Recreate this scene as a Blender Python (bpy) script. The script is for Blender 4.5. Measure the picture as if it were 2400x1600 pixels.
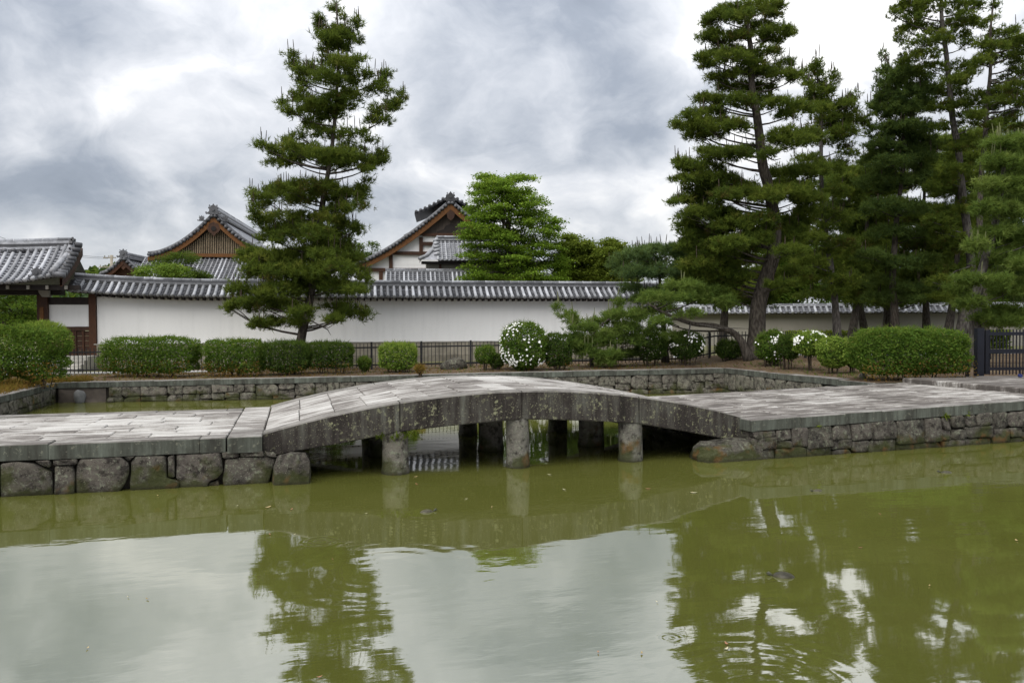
import bpy, math, random
import numpy as np
from mathutils import Vector, Matrix
random.seed(7)
RNG = np.random.default_rng(11)
for _o in list(bpy.data.objects):
    bpy.data.objects.remove(_o)
SC = bpy.context.scene
COL = SC.collection
rad = math.radians

# ------------------------------------------------------------------ camera
EYE = Vector((0.0, 0.0, 2.6))
FPX = 1838.0                       # focal length in photo pixels (2400 wide)
PITCH, ROLL = rad(1.18), 0.004
fw = Vector((0, math.cos(PITCH), -math.sin(PITCH)))
r0 = Vector((1, 0, 0)); u0 = Vector((0, math.sin(PITCH), math.cos(PITCH)))
rt = r0 * math.cos(ROLL) - u0 * math.sin(ROLL)
up = u0 * math.cos(ROLL) + r0 * math.sin(ROLL)
cam = bpy.data.cameras.new('camera'); cam.sensor_width = 36.0
cam.lens = 36.0 * FPX / 2400.0
cam.clip_start = 0.1; cam.clip_end = 3000
camo = bpy.data.objects.new('camera', cam); COL.objects.link(camo)
camo.matrix_world = Matrix(((rt.x, up.x, -fw.x, EYE.x), (rt.y, up.y, -fw.y, EYE.y), (rt.z, up.z, -fw.z, EYE.z), (0, 0, 0, 1)))
SC.camera = camo

# ------------------------------------------------------------------ sky, sun, exposure
SUN_EL, SUN_AZ = rad(56), rad(208)      # azimuth measured from +Y towards +X
w = bpy.data.worlds.new('World'); SC.world = w; w.use_nodes = True
nt = w.node_tree; nt.nodes.clear()
def nn(t, **k):
    n = nt.nodes.new(t)
    for a, b in k.items(): setattr(n, a, b)
    return n
def vmath(nt_, op, a, b=None):
    n = nt_.nodes.new('ShaderNodeMath'); n.operation = op
    for i, x in enumerate((a, b)):
        if x is None: continue
        if isinstance(x, (int, float)): n.inputs[i].default_value = x
        else: nt_.links.new(x, n.inputs[i])
    return n.outputs[0]
tc = nn('ShaderNodeTexCoord'); sep = nn('ShaderNodeSeparateXYZ'); nt.links.new(tc.outputs['Generated'], sep.inputs[0])
zc = vmath(nt, 'ADD', vmath(nt, 'MAXIMUM', sep.outputs[2], 0.0), 0.55)
cmb = nn('ShaderNodeCombineXYZ')
nt.links.new(vmath(nt, 'DIVIDE', sep.outputs[0], zc), cmb.inputs[0])
nt.links.new(vmath(nt, 'DIVIDE', sep.outputs[1], zc), cmb.inputs[1])
cmb.inputs[2].default_value = 91.3
def noise(scale, detail, rough, dist, vec):
    n = nn('ShaderNodeTexNoise'); n.inputs['Scale'].default_value = scale; n.inputs['Detail'].default_value = detail
    n.inputs['Roughness'].default_value = rough; n.inputs['Distortion'].default_value = dist
    nt.links.new(vec, n.inputs['Vector']); return n.outputs['Fac']
wz = nn('ShaderNodeTexNoise'); wz.inputs['Scale'].default_value = 3.2; wz.inputs['Detail'].default_value = 5; nt.links.new(cmb.outputs[0], wz.inputs['Vector'])
wv0 = nn('ShaderNodeVectorMath'); wv0.operation = 'SCALE'; wv0.inputs['Scale'].default_value = .42; nt.links.new(wz.outputs['Color'], wv0.inputs[0])
wv1 = nn('ShaderNodeVectorMath'); wv1.operation = 'ADD'; nt.links.new(cmb.outputs[0], wv1.inputs[0]); nt.links.new(wv0.outputs[0], wv1.inputs[1])
def billow(sc):
    v = nn('ShaderNodeTexVoronoi'); v.feature = 'SMOOTH_F1'; v.inputs['Scale'].default_value = sc; v.inputs['Smoothness'].default_value = .55
    nt.links.new(wv1.outputs[0], v.inputs['Vector']); return vmath(nt, 'SUBTRACT', 1.0, v.outputs['Distance'])
n1 = noise(2.7, 7, 0.52, 0.2, cmb.outputs[0])
n2 = noise(8.5, 8, 0.62, 0.2, wv1.outputs[0])
bil = vmath(nt, 'ADD', vmath(nt, 'MULTIPLY', billow(4.4), .6), vmath(nt, 'MULTIPLY', billow(10.5), .4))
shade = vmath(nt, 'ADD', vmath(nt, 'MULTIPLY', n1, 0.56), vmath(nt, 'ADD', vmath(nt, 'MULTIPLY', n2, 0.20), vmath(nt, 'MULTIPLY', vmath(nt, 'SUBTRACT', bil, .10), 0.25)))
ramp = nn('ShaderNodeValToRGB'); nt.links.new(shade, ramp.inputs[0])
el = ramp.color_ramp.elements
el[0].position = 0.375; el[0].color = (0.165, 0.182, 0.212, 1)
el[1].position = 0.61; el[1].color = (0.50, 0.495, 0.488, 1)
e = el.new(0.45); e.color = (0.25, 0.264, 0.289, 1)
e = el.new(0.535); e.color = (0.362, 0.369, 0.386, 1)
e = el.new(0.30); e.color = (0.135, 0.151, 0.178, 1)
bgc = nn('ShaderNodeBackground')
# overcast luminance rises gently towards the zenith
zg = vmath(nt, 'ADD', vmath(nt, 'MULTIPLY', vmath(nt, 'MAXIMUM', sep.outputs[2], 0.0), 1.5), 0.84)
nt.links.new(ramp.outputs[0], bgc.inputs[0]); nt.links.new(zg, bgc.inputs[1])
sky = nn('ShaderNodeTexSky'); sky.sky_type = 'NISHITA'; sky.sun_disc = False
sky.sun_elevation = SUN_EL; sky.sun_rotation = SUN_AZ
bgs = nn('ShaderNodeBackground'); bgs.inputs[1].default_value = 0.07
nt.links.new(sky.outputs[0], bgs.inputs[0])
mx = nn('ShaderNodeMixShader'); mx.inputs[0].default_value = 0.92       # cloud cover
nt.links.new(bgs.outputs[0], mx.inputs[1]); nt.links.new(bgc.outputs[0], mx.inputs[2])
wo = nn('ShaderNodeOutputWorld'); nt.links.new(mx.outputs[0], wo.inputs[0])
sl = bpy.data.lights.new('sun', 'SUN'); sl.energy = 1.5; sl.angle = rad(60); sl.color = (1.0, 0.96, 0.9)
so = bpy.data.objects.new('sun', sl); COL.objects.link(so); so.location = (20, 20, 40)
sd = Vector((math.sin(SUN_AZ) * math.cos(SUN_EL), math.cos(SUN_AZ) * math.cos(SUN_EL), math.sin(SUN_EL)))
so.rotation_euler = (-sd).to_track_quat('-Z', 'Y').to_euler()
vs = SC.view_settings; vs.view_transform = 'Standard'; vs.look = 'None'; vs.gamma = 1; vs.exposure = 1.06
vs.use_curve_mapping = False
SC.render.engine = 'CYCLES'
try:
    SC.cycles.max_bounces = 6; SC.cycles.diffuse_bounces = 4; SC.cycles.transmission_bounces = 4
    SC.cycles.transparent_max_bounces = 4
except Exception: pass

# ------------------------------------------------------------------ where things stand
def ray(px, py):
    return fw * FPX + rt * (px - 1200.0) + up * (800.0 - py)
def at(px, py, Y):                  # point on the line of sight at distance Y in front of the camera
    d = ray(px, py); return EYE + d * (Y / d.y)
def gz(px, py, z):                  # ... at height z
    d = ray(px, py); return EYE + d * ((z - EYE.z) / d.z)
P0 = Vector((-4.15, 13.0, 0.0)); AB = rad(15.5)
uu = Vector((math.cos(AB), math.sin(AB), 0)); vv = Vector((-math.sin(AB), math.cos(AB), 0))
def B(t, v, z=0.0):                 # bridge axis frame
    p = P0 + uu * t + vv * v; return Vector((p.x, p.y, z))
def toB(p):
    d = Vector((p.x - P0.x, p.y - P0.y, 0)); return d.dot(uu), d.dot(vv)
W0 = Vector((-19.0, 35.9, 0.0)); AW = rad(10.8)
wu = Vector((math.cos(AW), math.sin(AW), 0)); wn = Vector((-math.sin(AW), math.cos(AW), 0))
def W(s, d, z=0.0):                 # temple wall frame
    p = W0 + wu * s + wn * d; return Vector((p.x, p.y, z))
def sm(a, b, x):
    x = min(1, max(0, (x - a) / (b - a))); return x * x * (3 - 2 * x)
def bank_v(t): return 16.5 - .153 * (min(t, 22) + 7.3)          # rear pond's far edge
def bank_z(t): return .69 + .26 * min(1.1, max(0.0, (t + 7.3) / 23.5))
def fence_v(t): return 21.5 - .185 * (t + 8.9)
def ground_z(p):
    t, v = toB(p)
    e_ = v - bank_v(t); z = bank_z(t) - .015
    z += 0.09 * sm(.6, 1.6, e_) * (1 - sm(3.2, 4.2, e_)) * (0.6 + 0.4 * math.sin(t * 1.3) * math.sin(t * .47 + 1))
    z += 0.24 * sm(16.4, 18.2, t) * sm(9, 13.5, v) * (1 - sm(22.5, 26, t)) * (1 - sm(18, 22, v))
    return z

# ------------------------------------------------------------------ mesh helpers
class MB:
    def __init__(s): s.v = []; s.f = []
    def add(s, vs_, fs):
        o = len(s.v); s.v += [tuple(x) for x in vs_]; s.f += [tuple(i + o for i in f) for f in fs]; return s
    def hexa(s, p):                  # 8 points: bottom ring 0-3, top ring 4-7
        return s.add(p, [(3, 2, 1, 0), (4, 5, 6, 7), (0, 1, 5, 4), (1, 2, 6, 5), (2, 3, 7, 6), (3, 0, 4, 7)])
    def box(s, F, a0, a1, b0, b1, c0, c1):     # box in a frame function F(a,b,c)
        return s.hexa([F(a0, b0, c0), F(a1, b0, c0), F(a1, b1, c0), F(a0, b1, c0), F(a0, b0, c1), F(a1, b0, c1), F(a1, b1, c1), F(a0, b1, c1)])
    def tube(s, pts, rs, n=8, cap=True):
        pts = [Vector(p) for p in pts]; rings = []; o = len(s.v)
        if not hasattr(rs, '__len__'): rs = [rs] * len(pts)
        a = None
        for i, p in enumerate(pts):
            d = (pts[min(i + 1, len(pts) - 1)] - pts[max(i - 1, 0)]).normalized()
            a = d.orthogonal().normalized() if a is None else (a - d * a.dot(d)).normalized()
            b = d.cross(a).normalized()
            for k in range(n):
                an = 2 * math.pi * k / n
                s.v.append(tuple(p + (a * math.cos(an) + b * math.sin(an)) * rs[i]))
        for i in range(len(pts) - 1):
            for k in range(n):
                k2 = (k + 1) % n
                s.f.append((o + i * n + k, o + i * n + k2, o + (i + 1) * n + k2, o + (i + 1) * n + k))
        if cap:
            s.f.append(tuple(o + k for k in reversed(range(n))))
            s.f.append(tuple(o + (len(pts) - 1) * n + k for k in range(n)))
        return s
    def prism(s, poly, F, c0, c1):   # polygon (a,b) extruded along third frame axis
        n = len(poly); o = len(s.v)
        s.v += [tuple(F(a, b, c0)) for a, b in poly] + [tuple(F(a, b, c1)) for a, b in poly]
        s.f.append(tuple(o + i for i in range(n))); s.f.append(tuple(o + n + i for i in reversed(range(n))))
        for i in range(n):
            j = (i + 1) % n; s.f.append((o + j, o + i, o + n + i, o + n + j))
        return s
    def grid(s, fn, na, nb):
        o = len(s.v)
        for i in range(na + 1):
            for j in range(nb + 1): s.v.append(tuple(fn(i / na, j / nb)))
        for i in range(na):
            for j in range(nb):
                a = o + i * (nb + 1) + j; s.f.append((a, a + nb + 1, a + nb + 2, a + 1))
        return s
    def mesh(s, name, mat=None, smooth=False):
        me = bpy.data.meshes.new(name); me.from_pydata(s.v, [], s.f); me.update()
        if mat: me.materials.append(mat)
        if smooth:
            for p in me.polygons: p.use_smooth = True
        return me
    def build(s, name, mat, parent=None, smooth=False, kind=None):
        return link(s.mesh(name, mat, smooth), name, parent, kind)
def link(me, name, parent=None, kind=None, loc=None):
    o = bpy.data.objects.new(name, me); COL.objects.link(o)
    if parent is not None:
        o.parent = parent
        if loc is None: o.matrix_parent_inverse = Matrix.Translation(-wloc(parent))
        else: o.location = Vector(loc) - wloc(parent)
    elif loc is not None: o.location = loc
    if kind: o['kind'] = kind
    return o
_W = {}
def wloc(o): return _W.get(o.name, Vector((0, 0, 0)))
def thing(name, label, cat, loc, group=None):
    o = bpy.data.objects.new(name, None); COL.objects.link(o); o.location = loc; _W[o.name] = Vector(loc)
    o.empty_display_size = .2; o['label'] = label; o['category'] = cat
    if group: o['group'] = group
    return o
def tag(o, label, cat, group=None):
    o['label'] = label; o['category'] = cat
    if group: o['group'] = group
    return o
def structure(o): o['kind'] = 'structure'; return o
def XYZ(a, b, c): return Vector((a, b, c))
def arrays_mesh(name, verts, k, mat, tint=None):
    """verts (n*k,3): n polygons of k own corners; tint (n,) per polygon."""
    verts = np.ascontiguousarray(verts, dtype=np.float32).reshape(-1, 3); n = len(verts) // k
    me = bpy.data.meshes.new(name)
    me.vertices.add(n * k); me.vertices.foreach_set('co', verts.ravel())
    me.loops.add(n * k); me.loops.foreach_set('vertex_index', np.arange(n * k, dtype=np.int32))
    me.polygons.add(n); me.polygons.foreach_set('loop_start', np.arange(0, n * k, k, dtype=np.int32))
    try: me.polygons.foreach_set('loop_total', np.full(n, k, dtype=np.int32))
    except Exception: pass
    if tint is not None:
        a = me.attributes.new('tint', 'FLOAT', 'POINT'); a.data.foreach_set('value', np.repeat(np.asarray(tint, dtype=np.float32), k))
    me.materials.append(mat); me.update(calc_edges=True); return me

# ------------------------------------------------------------------ materials
class Mat:
    def __init__(s, name, rough=0.8, spec=0.3):
        s.m = bpy.data.materials.new(name); s.m.use_nodes = True; s.t = s.m.node_tree
        s.p = s.t.nodes['Principled BSDF']; s.p.inputs['Roughness'].default_value = rough
        s.p.inputs['Specular IOR Level'].default_value = spec
        s.geo = s.t.nodes.new('ShaderNodeNewGeometry'); s.pos = s.geo.outputs['Position']
    def n(s, t): return s.t.nodes.new(t)
    def put(s, x, inp):
        if hasattr(x, 'is_linked'): s.t.links.new(x, inp)
        elif isinstance(x, (tuple, list)): inp.default_value = tuple(x) + ((1,) if len(x) == 3 and len(inp.default_value) == 4 else ())
        else: inp.default_value = x
    def mapped(s, rotz=0.0, scale=(1, 1, 1), src=None, offset=None):
        m = s.n('ShaderNodeMapping'); m.inputs['Rotation'].default_value = (0, 0, rotz); m.inputs['Scale'].default_value = scale
        s.put(src or s.pos, m.inputs['Vector'])
        if offset is not None:
            va = s.n('ShaderNodeVectorMath'); va.operation = 'ADD'
            s.put(m.outputs[0], va.inputs[0]); s.put(offset, va.inputs[1]); return va.outputs[0]
        return m.outputs[0]
    def rotated_streak(s, ang, scale):       # rotate first, then scale
        return s.mapped(0, scale, s.mapped(ang))
    def noise(s, scale, detail=5, rough=.6, vec=None, dist=0.0):
        n = s.n('ShaderNodeTexNoise'); n.inputs['Scale'].default_value = scale; n.inputs['Detail'].default_value = detail
        n.inputs['Roughness'].default_value = rough; n.inputs['Distortion'].default_value = dist
        s.put(vec or s.pos, n.inputs['Vector']); return n.outputs['Fac']
    def ramp(s, fac, stops):
        r = s.n('ShaderNodeValToRGB'); s.put(fac, r.inputs[0]); e = r.color_ramp.elements
        while len(e) < len(stops): e.new(0.5)
        for i, (p, c) in enumerate(stops):
            e[i].position = p; e[i].color = tuple(c) + (1,) if not isinstance(c, (int, float)) else (c, c, c, 1)
        return r.outputs[0]
    def mix(s, f, a, b, mode='MIX'):
        m = s.n('ShaderNodeMix'); m.data_type = 'RGBA'; m.blend_type = mode; m.clamp_factor = True
        s.put(f, m.inputs[0]); s.put(a, m.inputs[6]); s.put(b, m.inputs[7]); return m.outputs[2]
    def math(s, op, a, b=None): return vmath(s.t, op, a, b)
    def rnd(s):
        o = s.n('ShaderNodeObjectInfo'); return o.outputs['Random']
    def attr(s, name):
        a = s.n('ShaderNodeAttribute'); a.attribute_name = name; return a.outputs['Fac']
    def z(s):
        q = s.n('ShaderNodeSeparateXYZ'); s.put(s.pos, q.inputs[0]); return q.outputs[2]
    def col(s, c): s.put(c, s.p.inputs['Base Color'])
    def bump(s, h, strength=.4, dist=.02):
        b = s.n('ShaderNodeBump'); b.inputs['Strength'].default_value = strength; b.inputs['Distance'].default_value = dist
        s.put(h, b.inputs['Height']); s.put(b.outputs[0], s.p.inputs['Normal']); return b

def mat_masonry(name, dark=(.022, .020, .017), mid=(.074, .068, .055), light=(.17, .16, .13), moss=True):
    m = Mat(name, .9, .2)
    r = m.rnd(); off = m.n('ShaderNodeCombineXYZ'); m.put(m.math('MULTIPLY', r, 37.0), off.inputs[0]); m.put(m.math('MULTIPLY', r, 11.0), off.inputs[2])
    v = m.mapped(offset=off.outputs[0])
    a = m.noise(2.6, 7, .65, v); b = m.noise(14, 6, .7, v); c = m.noise(55, 3, .6, v)
    base = m.ramp(a, [(.3, dark), (.5, mid), (.72, (mid[0] * 1.25, mid[1] * 1.22, mid[2] * 1.15))])
    base = m.mix(m.math('MULTIPLY', m.ramp(r, [(0, .0), (1, 1.0)]), .5), base, (.105, .088, .078))
    lich = m.ramp(b, [(.53, 0.0), (.63, 1.0)])
    base = m.mix(m.math('MULTIPLY', lich, m.ramp(a, [(.38, .25), (.58, .9)])), base, (.20, .215, .155))
    base = m.mix(m.math('MULTIPLY', m.ramp(m.noise(6, 5, .7, v), [(.38, 1.0), (.5, 0.0)]), .85), base, (.016, .013, .011))
    sp = m.ramp(c, [(.64, 0.0), (.69, 1.0)])
    base = m.mix(m.math('MULTIPLY', sp, .8), base, (.34, .33, .26))
    if moss:
        mz = m.ramp(m.math('ADD', m.z(), m.math('MULTIPLY', m.math('SUBTRACT', m.noise(1.9, 4, .6), .5), 1.9)), [(.05, 1.0), (.30, 0.0)])
        base = m.mix(m.math('MULTIPLY', mz, .8), base, m.mix(m.ramp(m.noise(3.2, 3, .5), [(.56, 0.0), (.68, 1.0)]), (.034, .040, .008), (.10, .052, .010)))
        wet = m.ramp(m.z(), [(.0, 1.0), (.07, 0.0)])
        base = m.mix(m.math('MULTIPLY', wet, .7), base, (.02, .017, .01))
    m.col(base); m.bump(m.math('ADD', m.math('MULTIPLY', a, .8), m.math('MULTIPLY', b, .6)), 1.0, .07); return m.m

def mat_paver(name, ang, dirt=.5):
    """worn granite top: pale stone with dark weathering running along the walk"""
    m = Mat(name, .85, .25); r = m.rnd()
    off = m.n('ShaderNodeCombineXYZ'); m.put(m.math('MULTIPLY', r, 23.0), off.inputs[0]); m.put(m.math('MULTIPLY', r, 57.0), off.inputs[1])
    v = m.mapped(0, (.9, 4.5, 1), m.mapped(-ang), off.outputs[0])
    a = m.noise(1.25, 8, .68, v); b = m.noise(28, 5, .75); g = m.noise(120, 2, .5); big = m.noise(.55, 4, .6)
    k = m.math('ADD', m.math('MULTIPLY', a, .75), m.math('ADD', m.math('MULTIPLY', m.math('SUBTRACT', r, .5), .085), m.math('MULTIPLY', b, .17)))
    k = m.math('ADD', k, m.math('MULTIPLY', m.math('SUBTRACT', big, .5), .35))
    c = m.ramp(k, [(dirt - .12, (.075, .065, .057)), (dirt - .04, (.19, .172, .155)), (dirt + .025, (.38, .362, .335)), (dirt + .10, (.53, .515, .485))])
    c = m.mix(m.ramp(g, [(.4, .35), (.62, 0.0)]), c, (.12, .11, .10))
    m.col(c); m.bump(m.math('ADD', a, m.math('MULTIPLY', b, .6)), .5, .012); return m.m

def mat_beam(name):
    m = Mat(name, .9, .2)
    v = m.mapped(0, (5, 5, .55)); s = m.noise(1.3, 8, .65, v, .3); a = m.noise(1.1, 6, .6); b = m.noise(11, 6, .7); c = m.noise(38, 4, .65)
    base = m.ramp(m.math('ADD', m.math('MULTIPLY', s, .6), m.math('MULTIPLY', a, .4)),
                  [(.37, (.014, .012, .010)), (.48, (.030, .025, .022)), (.57, (.060, .056, .047)), (.70, (.125, .13, .108))])
    spots = m.math('MULTIPLY', m.ramp(b, [(.56, 0.0), (.62, 1.0)]), m.ramp(m.noise(1.7, 3, .5), [(.40, .08), (.60, 1.0)]))
    base = m.mix(spots, base, (.19, .19, .115))
    base = m.mix(m.math('MULTIPLY', m.ramp(c, [(.62, 0.0), (.67, 1.0)]), .75), base, (.30, .29, .20))
    topn = m.n('ShaderNodeSeparateXYZ'); m.put(m.geo.outputs['Normal'], topn.inputs[0])
    base = m.mix(m.math('MULTIPLY', m.ramp(topn.outputs[2], [(.5, 0.0), (.8, 1.0)]), m.ramp(m.noise(2.0, 6, .7), [(.35, .25), (.6, .9)])), base, (.26, .245, .225))
    m.col(base); m.bump(m.math('ADD', s, m.math('MULTIPLY', b, .6)), .55, .03); return m.m

def mat_coping(name):
    m = Mat(name, .9, .2); r = m.rnd()
    v = m.mapped(0, (4, 4, .5)); s = m.noise(1.5, 8, .65, v); a = m.noise(1.4, 6, .65); b = m.noise(13, 5, .7)
    side = m.ramp(m.math('ADD', m.math('MULTIPLY', s, .65), m.math('MULTIPLY', a, .35)),
                  [(.36, (.030, .029, .024)), (.5, (.062, .066, .054)), (.66, (.125, .138, .115))])
    side = m.mix(m.math('MULTIPLY', m.ramp(b, [(.58, 0.0), (.66, 1.0)]), .5), side, (.2, .2, .15))
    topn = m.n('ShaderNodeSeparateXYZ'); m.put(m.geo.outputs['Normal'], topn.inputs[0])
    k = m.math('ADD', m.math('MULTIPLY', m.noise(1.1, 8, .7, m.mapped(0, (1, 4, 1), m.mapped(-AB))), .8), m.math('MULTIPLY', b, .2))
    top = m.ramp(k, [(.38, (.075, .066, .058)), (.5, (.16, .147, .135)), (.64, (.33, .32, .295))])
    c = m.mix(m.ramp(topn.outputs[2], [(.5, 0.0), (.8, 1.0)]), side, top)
    m.col(c); m.bump(m.math('ADD', s, m.math('MULTIPLY', b, .6)), .5, .02); return m.m

def mat_plain(name, c, rough=.7, var=.25, scale=4, bump=.2, spec=.3, metal=0.0, stretch=None, ang=0.0):
    m = Mat(name, rough, spec); vec = m.mapped(0, stretch, m.mapped(-ang)) if stretch else None
    a = m.noise(scale, 6, .65, vec); k = m.math('ADD', a, m.math('MULTIPLY', m.math('SUBTRACT', m.rnd(), .5), .25))
    lo = tuple(x * (1 - var) for x in c); hi = tuple(min(1, x * (1 + var)) for x in c)
    m.col(m.ramp(k, [(.3, lo), (.7, hi)])); m.p.inputs['Metallic'].default_value = metal
    if bump: m.bump(a, bump, .02)
    return m.m

def mat_tile(name, c=(.17, .175, .19), rough=.42):
    m = Mat(name, rough, .5); r = m.rnd(); a = m.noise(3.5, 6, .65); b = m.noise(18, 4, .7)
    k = m.math('ADD', m.math('MULTIPLY', a, .6), m.math('ADD', m.math('MULTIPLY', m.math('SUBTRACT', r, .5), .42), m.math('MULTIPLY', b, .35)))
    m.col(m.ramp(k, [(.3, tuple(x * .5 for x in c)), (.5, c), (.7, tuple(x * 1.7 for x in c))]))
    m.put(m.ramp(b, [(.35, rough - .1), (.7, rough + .2)]), m.p.inputs['Roughness']); m.bump(b, .15, .01); return m.m

def mat_leaf(name, stops, transl=.55, rough=.55):
    m = Mat(name, rough, .03); t = m.attr('tint'); c = m.ramp(t, stops); m.col(c)
    tr = m.n('ShaderNodeBsdfTranslucent'); m.put(m.mix(.5, c, (.16, .2, .02), 'MIX'), tr.inputs['Color'])
    ms = m.n('ShaderNodeMixShader'); ms.inputs[0].default_value = transl
    m.t.links.new(m.p.outputs[0], ms.inputs[1]); m.t.links.new(tr.outputs[0], ms.inputs[2])
    m.t.links.new(ms.outputs[0], m.t.nodes['Material Output'].inputs[0]); return m.m

def mat_bark(name, c1=(.03, .025, .02), c2=(.11, .095, .08)):
    m = Mat(name, .95, .15); v = m.mapped(0, (6, 6, 1.4)); a = m.noise(2.2, 7, .7, v, .5)
    vo = m.n('ShaderNodeTexVoronoi'); vo.inputs['Scale'].default_value = 3.2; m.put(v, vo.inputs['Vector'])
    k = m.math('ADD', m.math('MULTIPLY', a, .7), m.math('MULTIPLY', vo.outputs['Distance'], .45))
    m.col(m.ramp(k, [(.3, c2), (.75, c1)])); m.bump(k, .9, .05); return m.m

M = {}
M['stone'] = mat_masonry('rubble_stone'); M['far_stone'] = mat_masonry('bank_stone', (.045, .042, .034), (.135, .126, .10))
M['paver'] = mat_paver('paving_granite', AB, .44); M['slab'] = mat_paver('bridge_granite', AB, .45); M['paver_dirty'] = mat_paver('dirty_granite', AB, .505); M['paver_landing'] = mat_paver('landing_granite', AB, .56)  # landing slabs get the darkest weathering level
M['beam'] = mat_beam('weathered_beam'); M['coping'] = mat_coping('coping_granite')
M['pillar'] = mat_masonry('pillar_stone', (.07, .065, .055), (.15, .143, .12), (.2, .2, .17))
M['core'] = mat_plain('dark_fill', (.030, .026, .020), .95)
def mat_plaster(name, c):
    m = Mat(name, .88, .2); s = m.noise(1.6, 6, .6, m.mapped(0, (2.2, 2.2, .22))); a = m.noise(.5, 5, .6); f = m.noise(9, 5, .7)
    k = m.math('ADD', m.math('MULTIPLY', s, .5), m.math('ADD', m.math('MULTIPLY', a, .35), m.math('MULTIPLY', f, .15)))
    m.col(m.ramp(k, [(.34, tuple(x * .92 for x in c)), (.5, c), (.7, tuple(min(.84, x * 1.04) for x in c))])); m.bump(f, .12, .01); return m.m
M['plaster'] = mat_plaster('white_plaster', (.78, .775, .76))
M['plaster_aged_shaded'] = mat_plain('aged_shaded_plaster', (.27, .255, .22), .9, .08, 1.0, .05, .2)  # beige darkened so the far wall's tree shade is in the colour
M['wood'] = mat_plain('dark_timber', (.055, .024, .012), .65, .45, 3, .25, .3, 0, (9, 9, 1.2))
M['wood_red'] = mat_plain('red_brown_timber', (.052, .020, .008), .6, .4, 3, .2, .3, 0, (9, 9, 1.2))
M['wood_orange'] = mat_plain('bright_timber', (.12, .048, .011), .6, .3, 2, .15, .3, 0, (3, 3, 3))
M['wood_black'] = mat_plain('black_timber', (.018, .013, .011), .7, .4, 4, .2)
M['tile'] = mat_tile('kawara_tile', (.265, .27, .285), .5); M['tile_dark'] = mat_tile('kawara_dark', (.065, .066, .072), .5); M['pan'] = mat_tile('kawara_pan', (.20, .204, .22), .42)
M['fence'] = mat_plain('black_iron', (.012, .012, .013), .5, .3, 6, .05, .4)
M['gate_iron'] = mat_plain('navy_iron', (.0045, .0055, .011), .45, .3, 5, .05, .4)
M['base_stone'] = mat_plain('wall_base_stone', (.25, .225, .18), .9, .35, 1.6, .3, .2)
M['concrete'] = mat_plain('gutter_concrete', (.40, .39, .37), .9, .2, 3, .2, .2)
M['light_stone'] = mat_plain('pale_step_stone', (.36, .345, .31), .9, .3, 3, .2, .2)
M['bark'] = mat_bark('pine_bark'); M['bark_grey'] = mat_bark('grey_bark', (.045, .04, .036), (.17, .155, .14))
PINE = [(0, (.10, .075, .026)), (.12, (.045, .075, .018)), (.42, (.094, .136, .025)), (.75, (.152, .195, .034)), (1, (.23, .245, .052))]
M['needle'] = mat_leaf('pine_needles', PINE)
M['needle_dark'] = mat_leaf('dark_needles', [(0, (0.039, 0.069, 0.024)), (0.5, (0.09, 0.1425, 0.0405)), (1, (0.165, 0.225, 0.054))])
M['needle_blue'] = mat_leaf('blue_needles', [(0, (0.045, 0.084, 0.0375)), (0.5, (0.102, 0.162, 0.063)), (1, (0.165, 0.24, 0.0825))])
M['needle_light'] = mat_leaf('light_needles', [(0, (0.0601, 0.1067, 0.0267)), (0.5, (0.1467, 0.2201, 0.048)), (1, (0.2535, 0.3202, 0.0868))])
M['leaf_bright'] = mat_leaf('bright_leaves', [(0, (0.0773, 0.1457, 0.0205)), (0.5, (0.1801, 0.3002, 0.0343)), (1, (0.3431, 0.446, 0.0601))], .4)
M['leaf_olive'] = mat_leaf('olive_leaves', [(0, (.055, .085, .014)), (.5, (.135, .185, .026)), (1, (.24, .27, .042))], .4)
M['leaf_hedge'] = mat_leaf('hedge_leaves', [(0, (0.0294, 0.0661, 0.0132)), (0.5, (0.0824, 0.1547, 0.0236)), (0.85, (0.1547, 0.243, 0.0412)), (1, (0.265, 0.2797, 0.0736))])
M['leaf_deep'] = mat_leaf('deep_leaves', [(0, (0.0205, 0.0435, 0.0128)), (0.5, (0.0486, 0.0896, 0.0191)), (1, (0.1089, 0.1664, 0.0358))])
M['leaf_fresh'] = mat_leaf('fresh_leaves', [(0, (0.048, 0.0992, 0.0192)), (0.5, (0.1361, 0.224, 0.032)), (1, (0.336, 0.416, 0.08))], .4)
M['dry'] = mat_leaf('dry_grass', [(0, (.09, .05, .015)), (.5, (.22, .12, .035)), (.8, (.30, .17, .05)), (1, (.12, .13, .03))])
M['petal'] = mat_plain('white_petal', (.82, .82, .78), .6, .03, 3, 0, .2)
M['twig'] = mat_bark('twig_bark', (.03, .022, .015), (.10, .08, .06))
M['moss'] = mat_leaf('moss_tufts', [(0, (.04, .06, .01)), (.5, (.10, .14, .015)), (1, (.22, .28, .03))])

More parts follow.
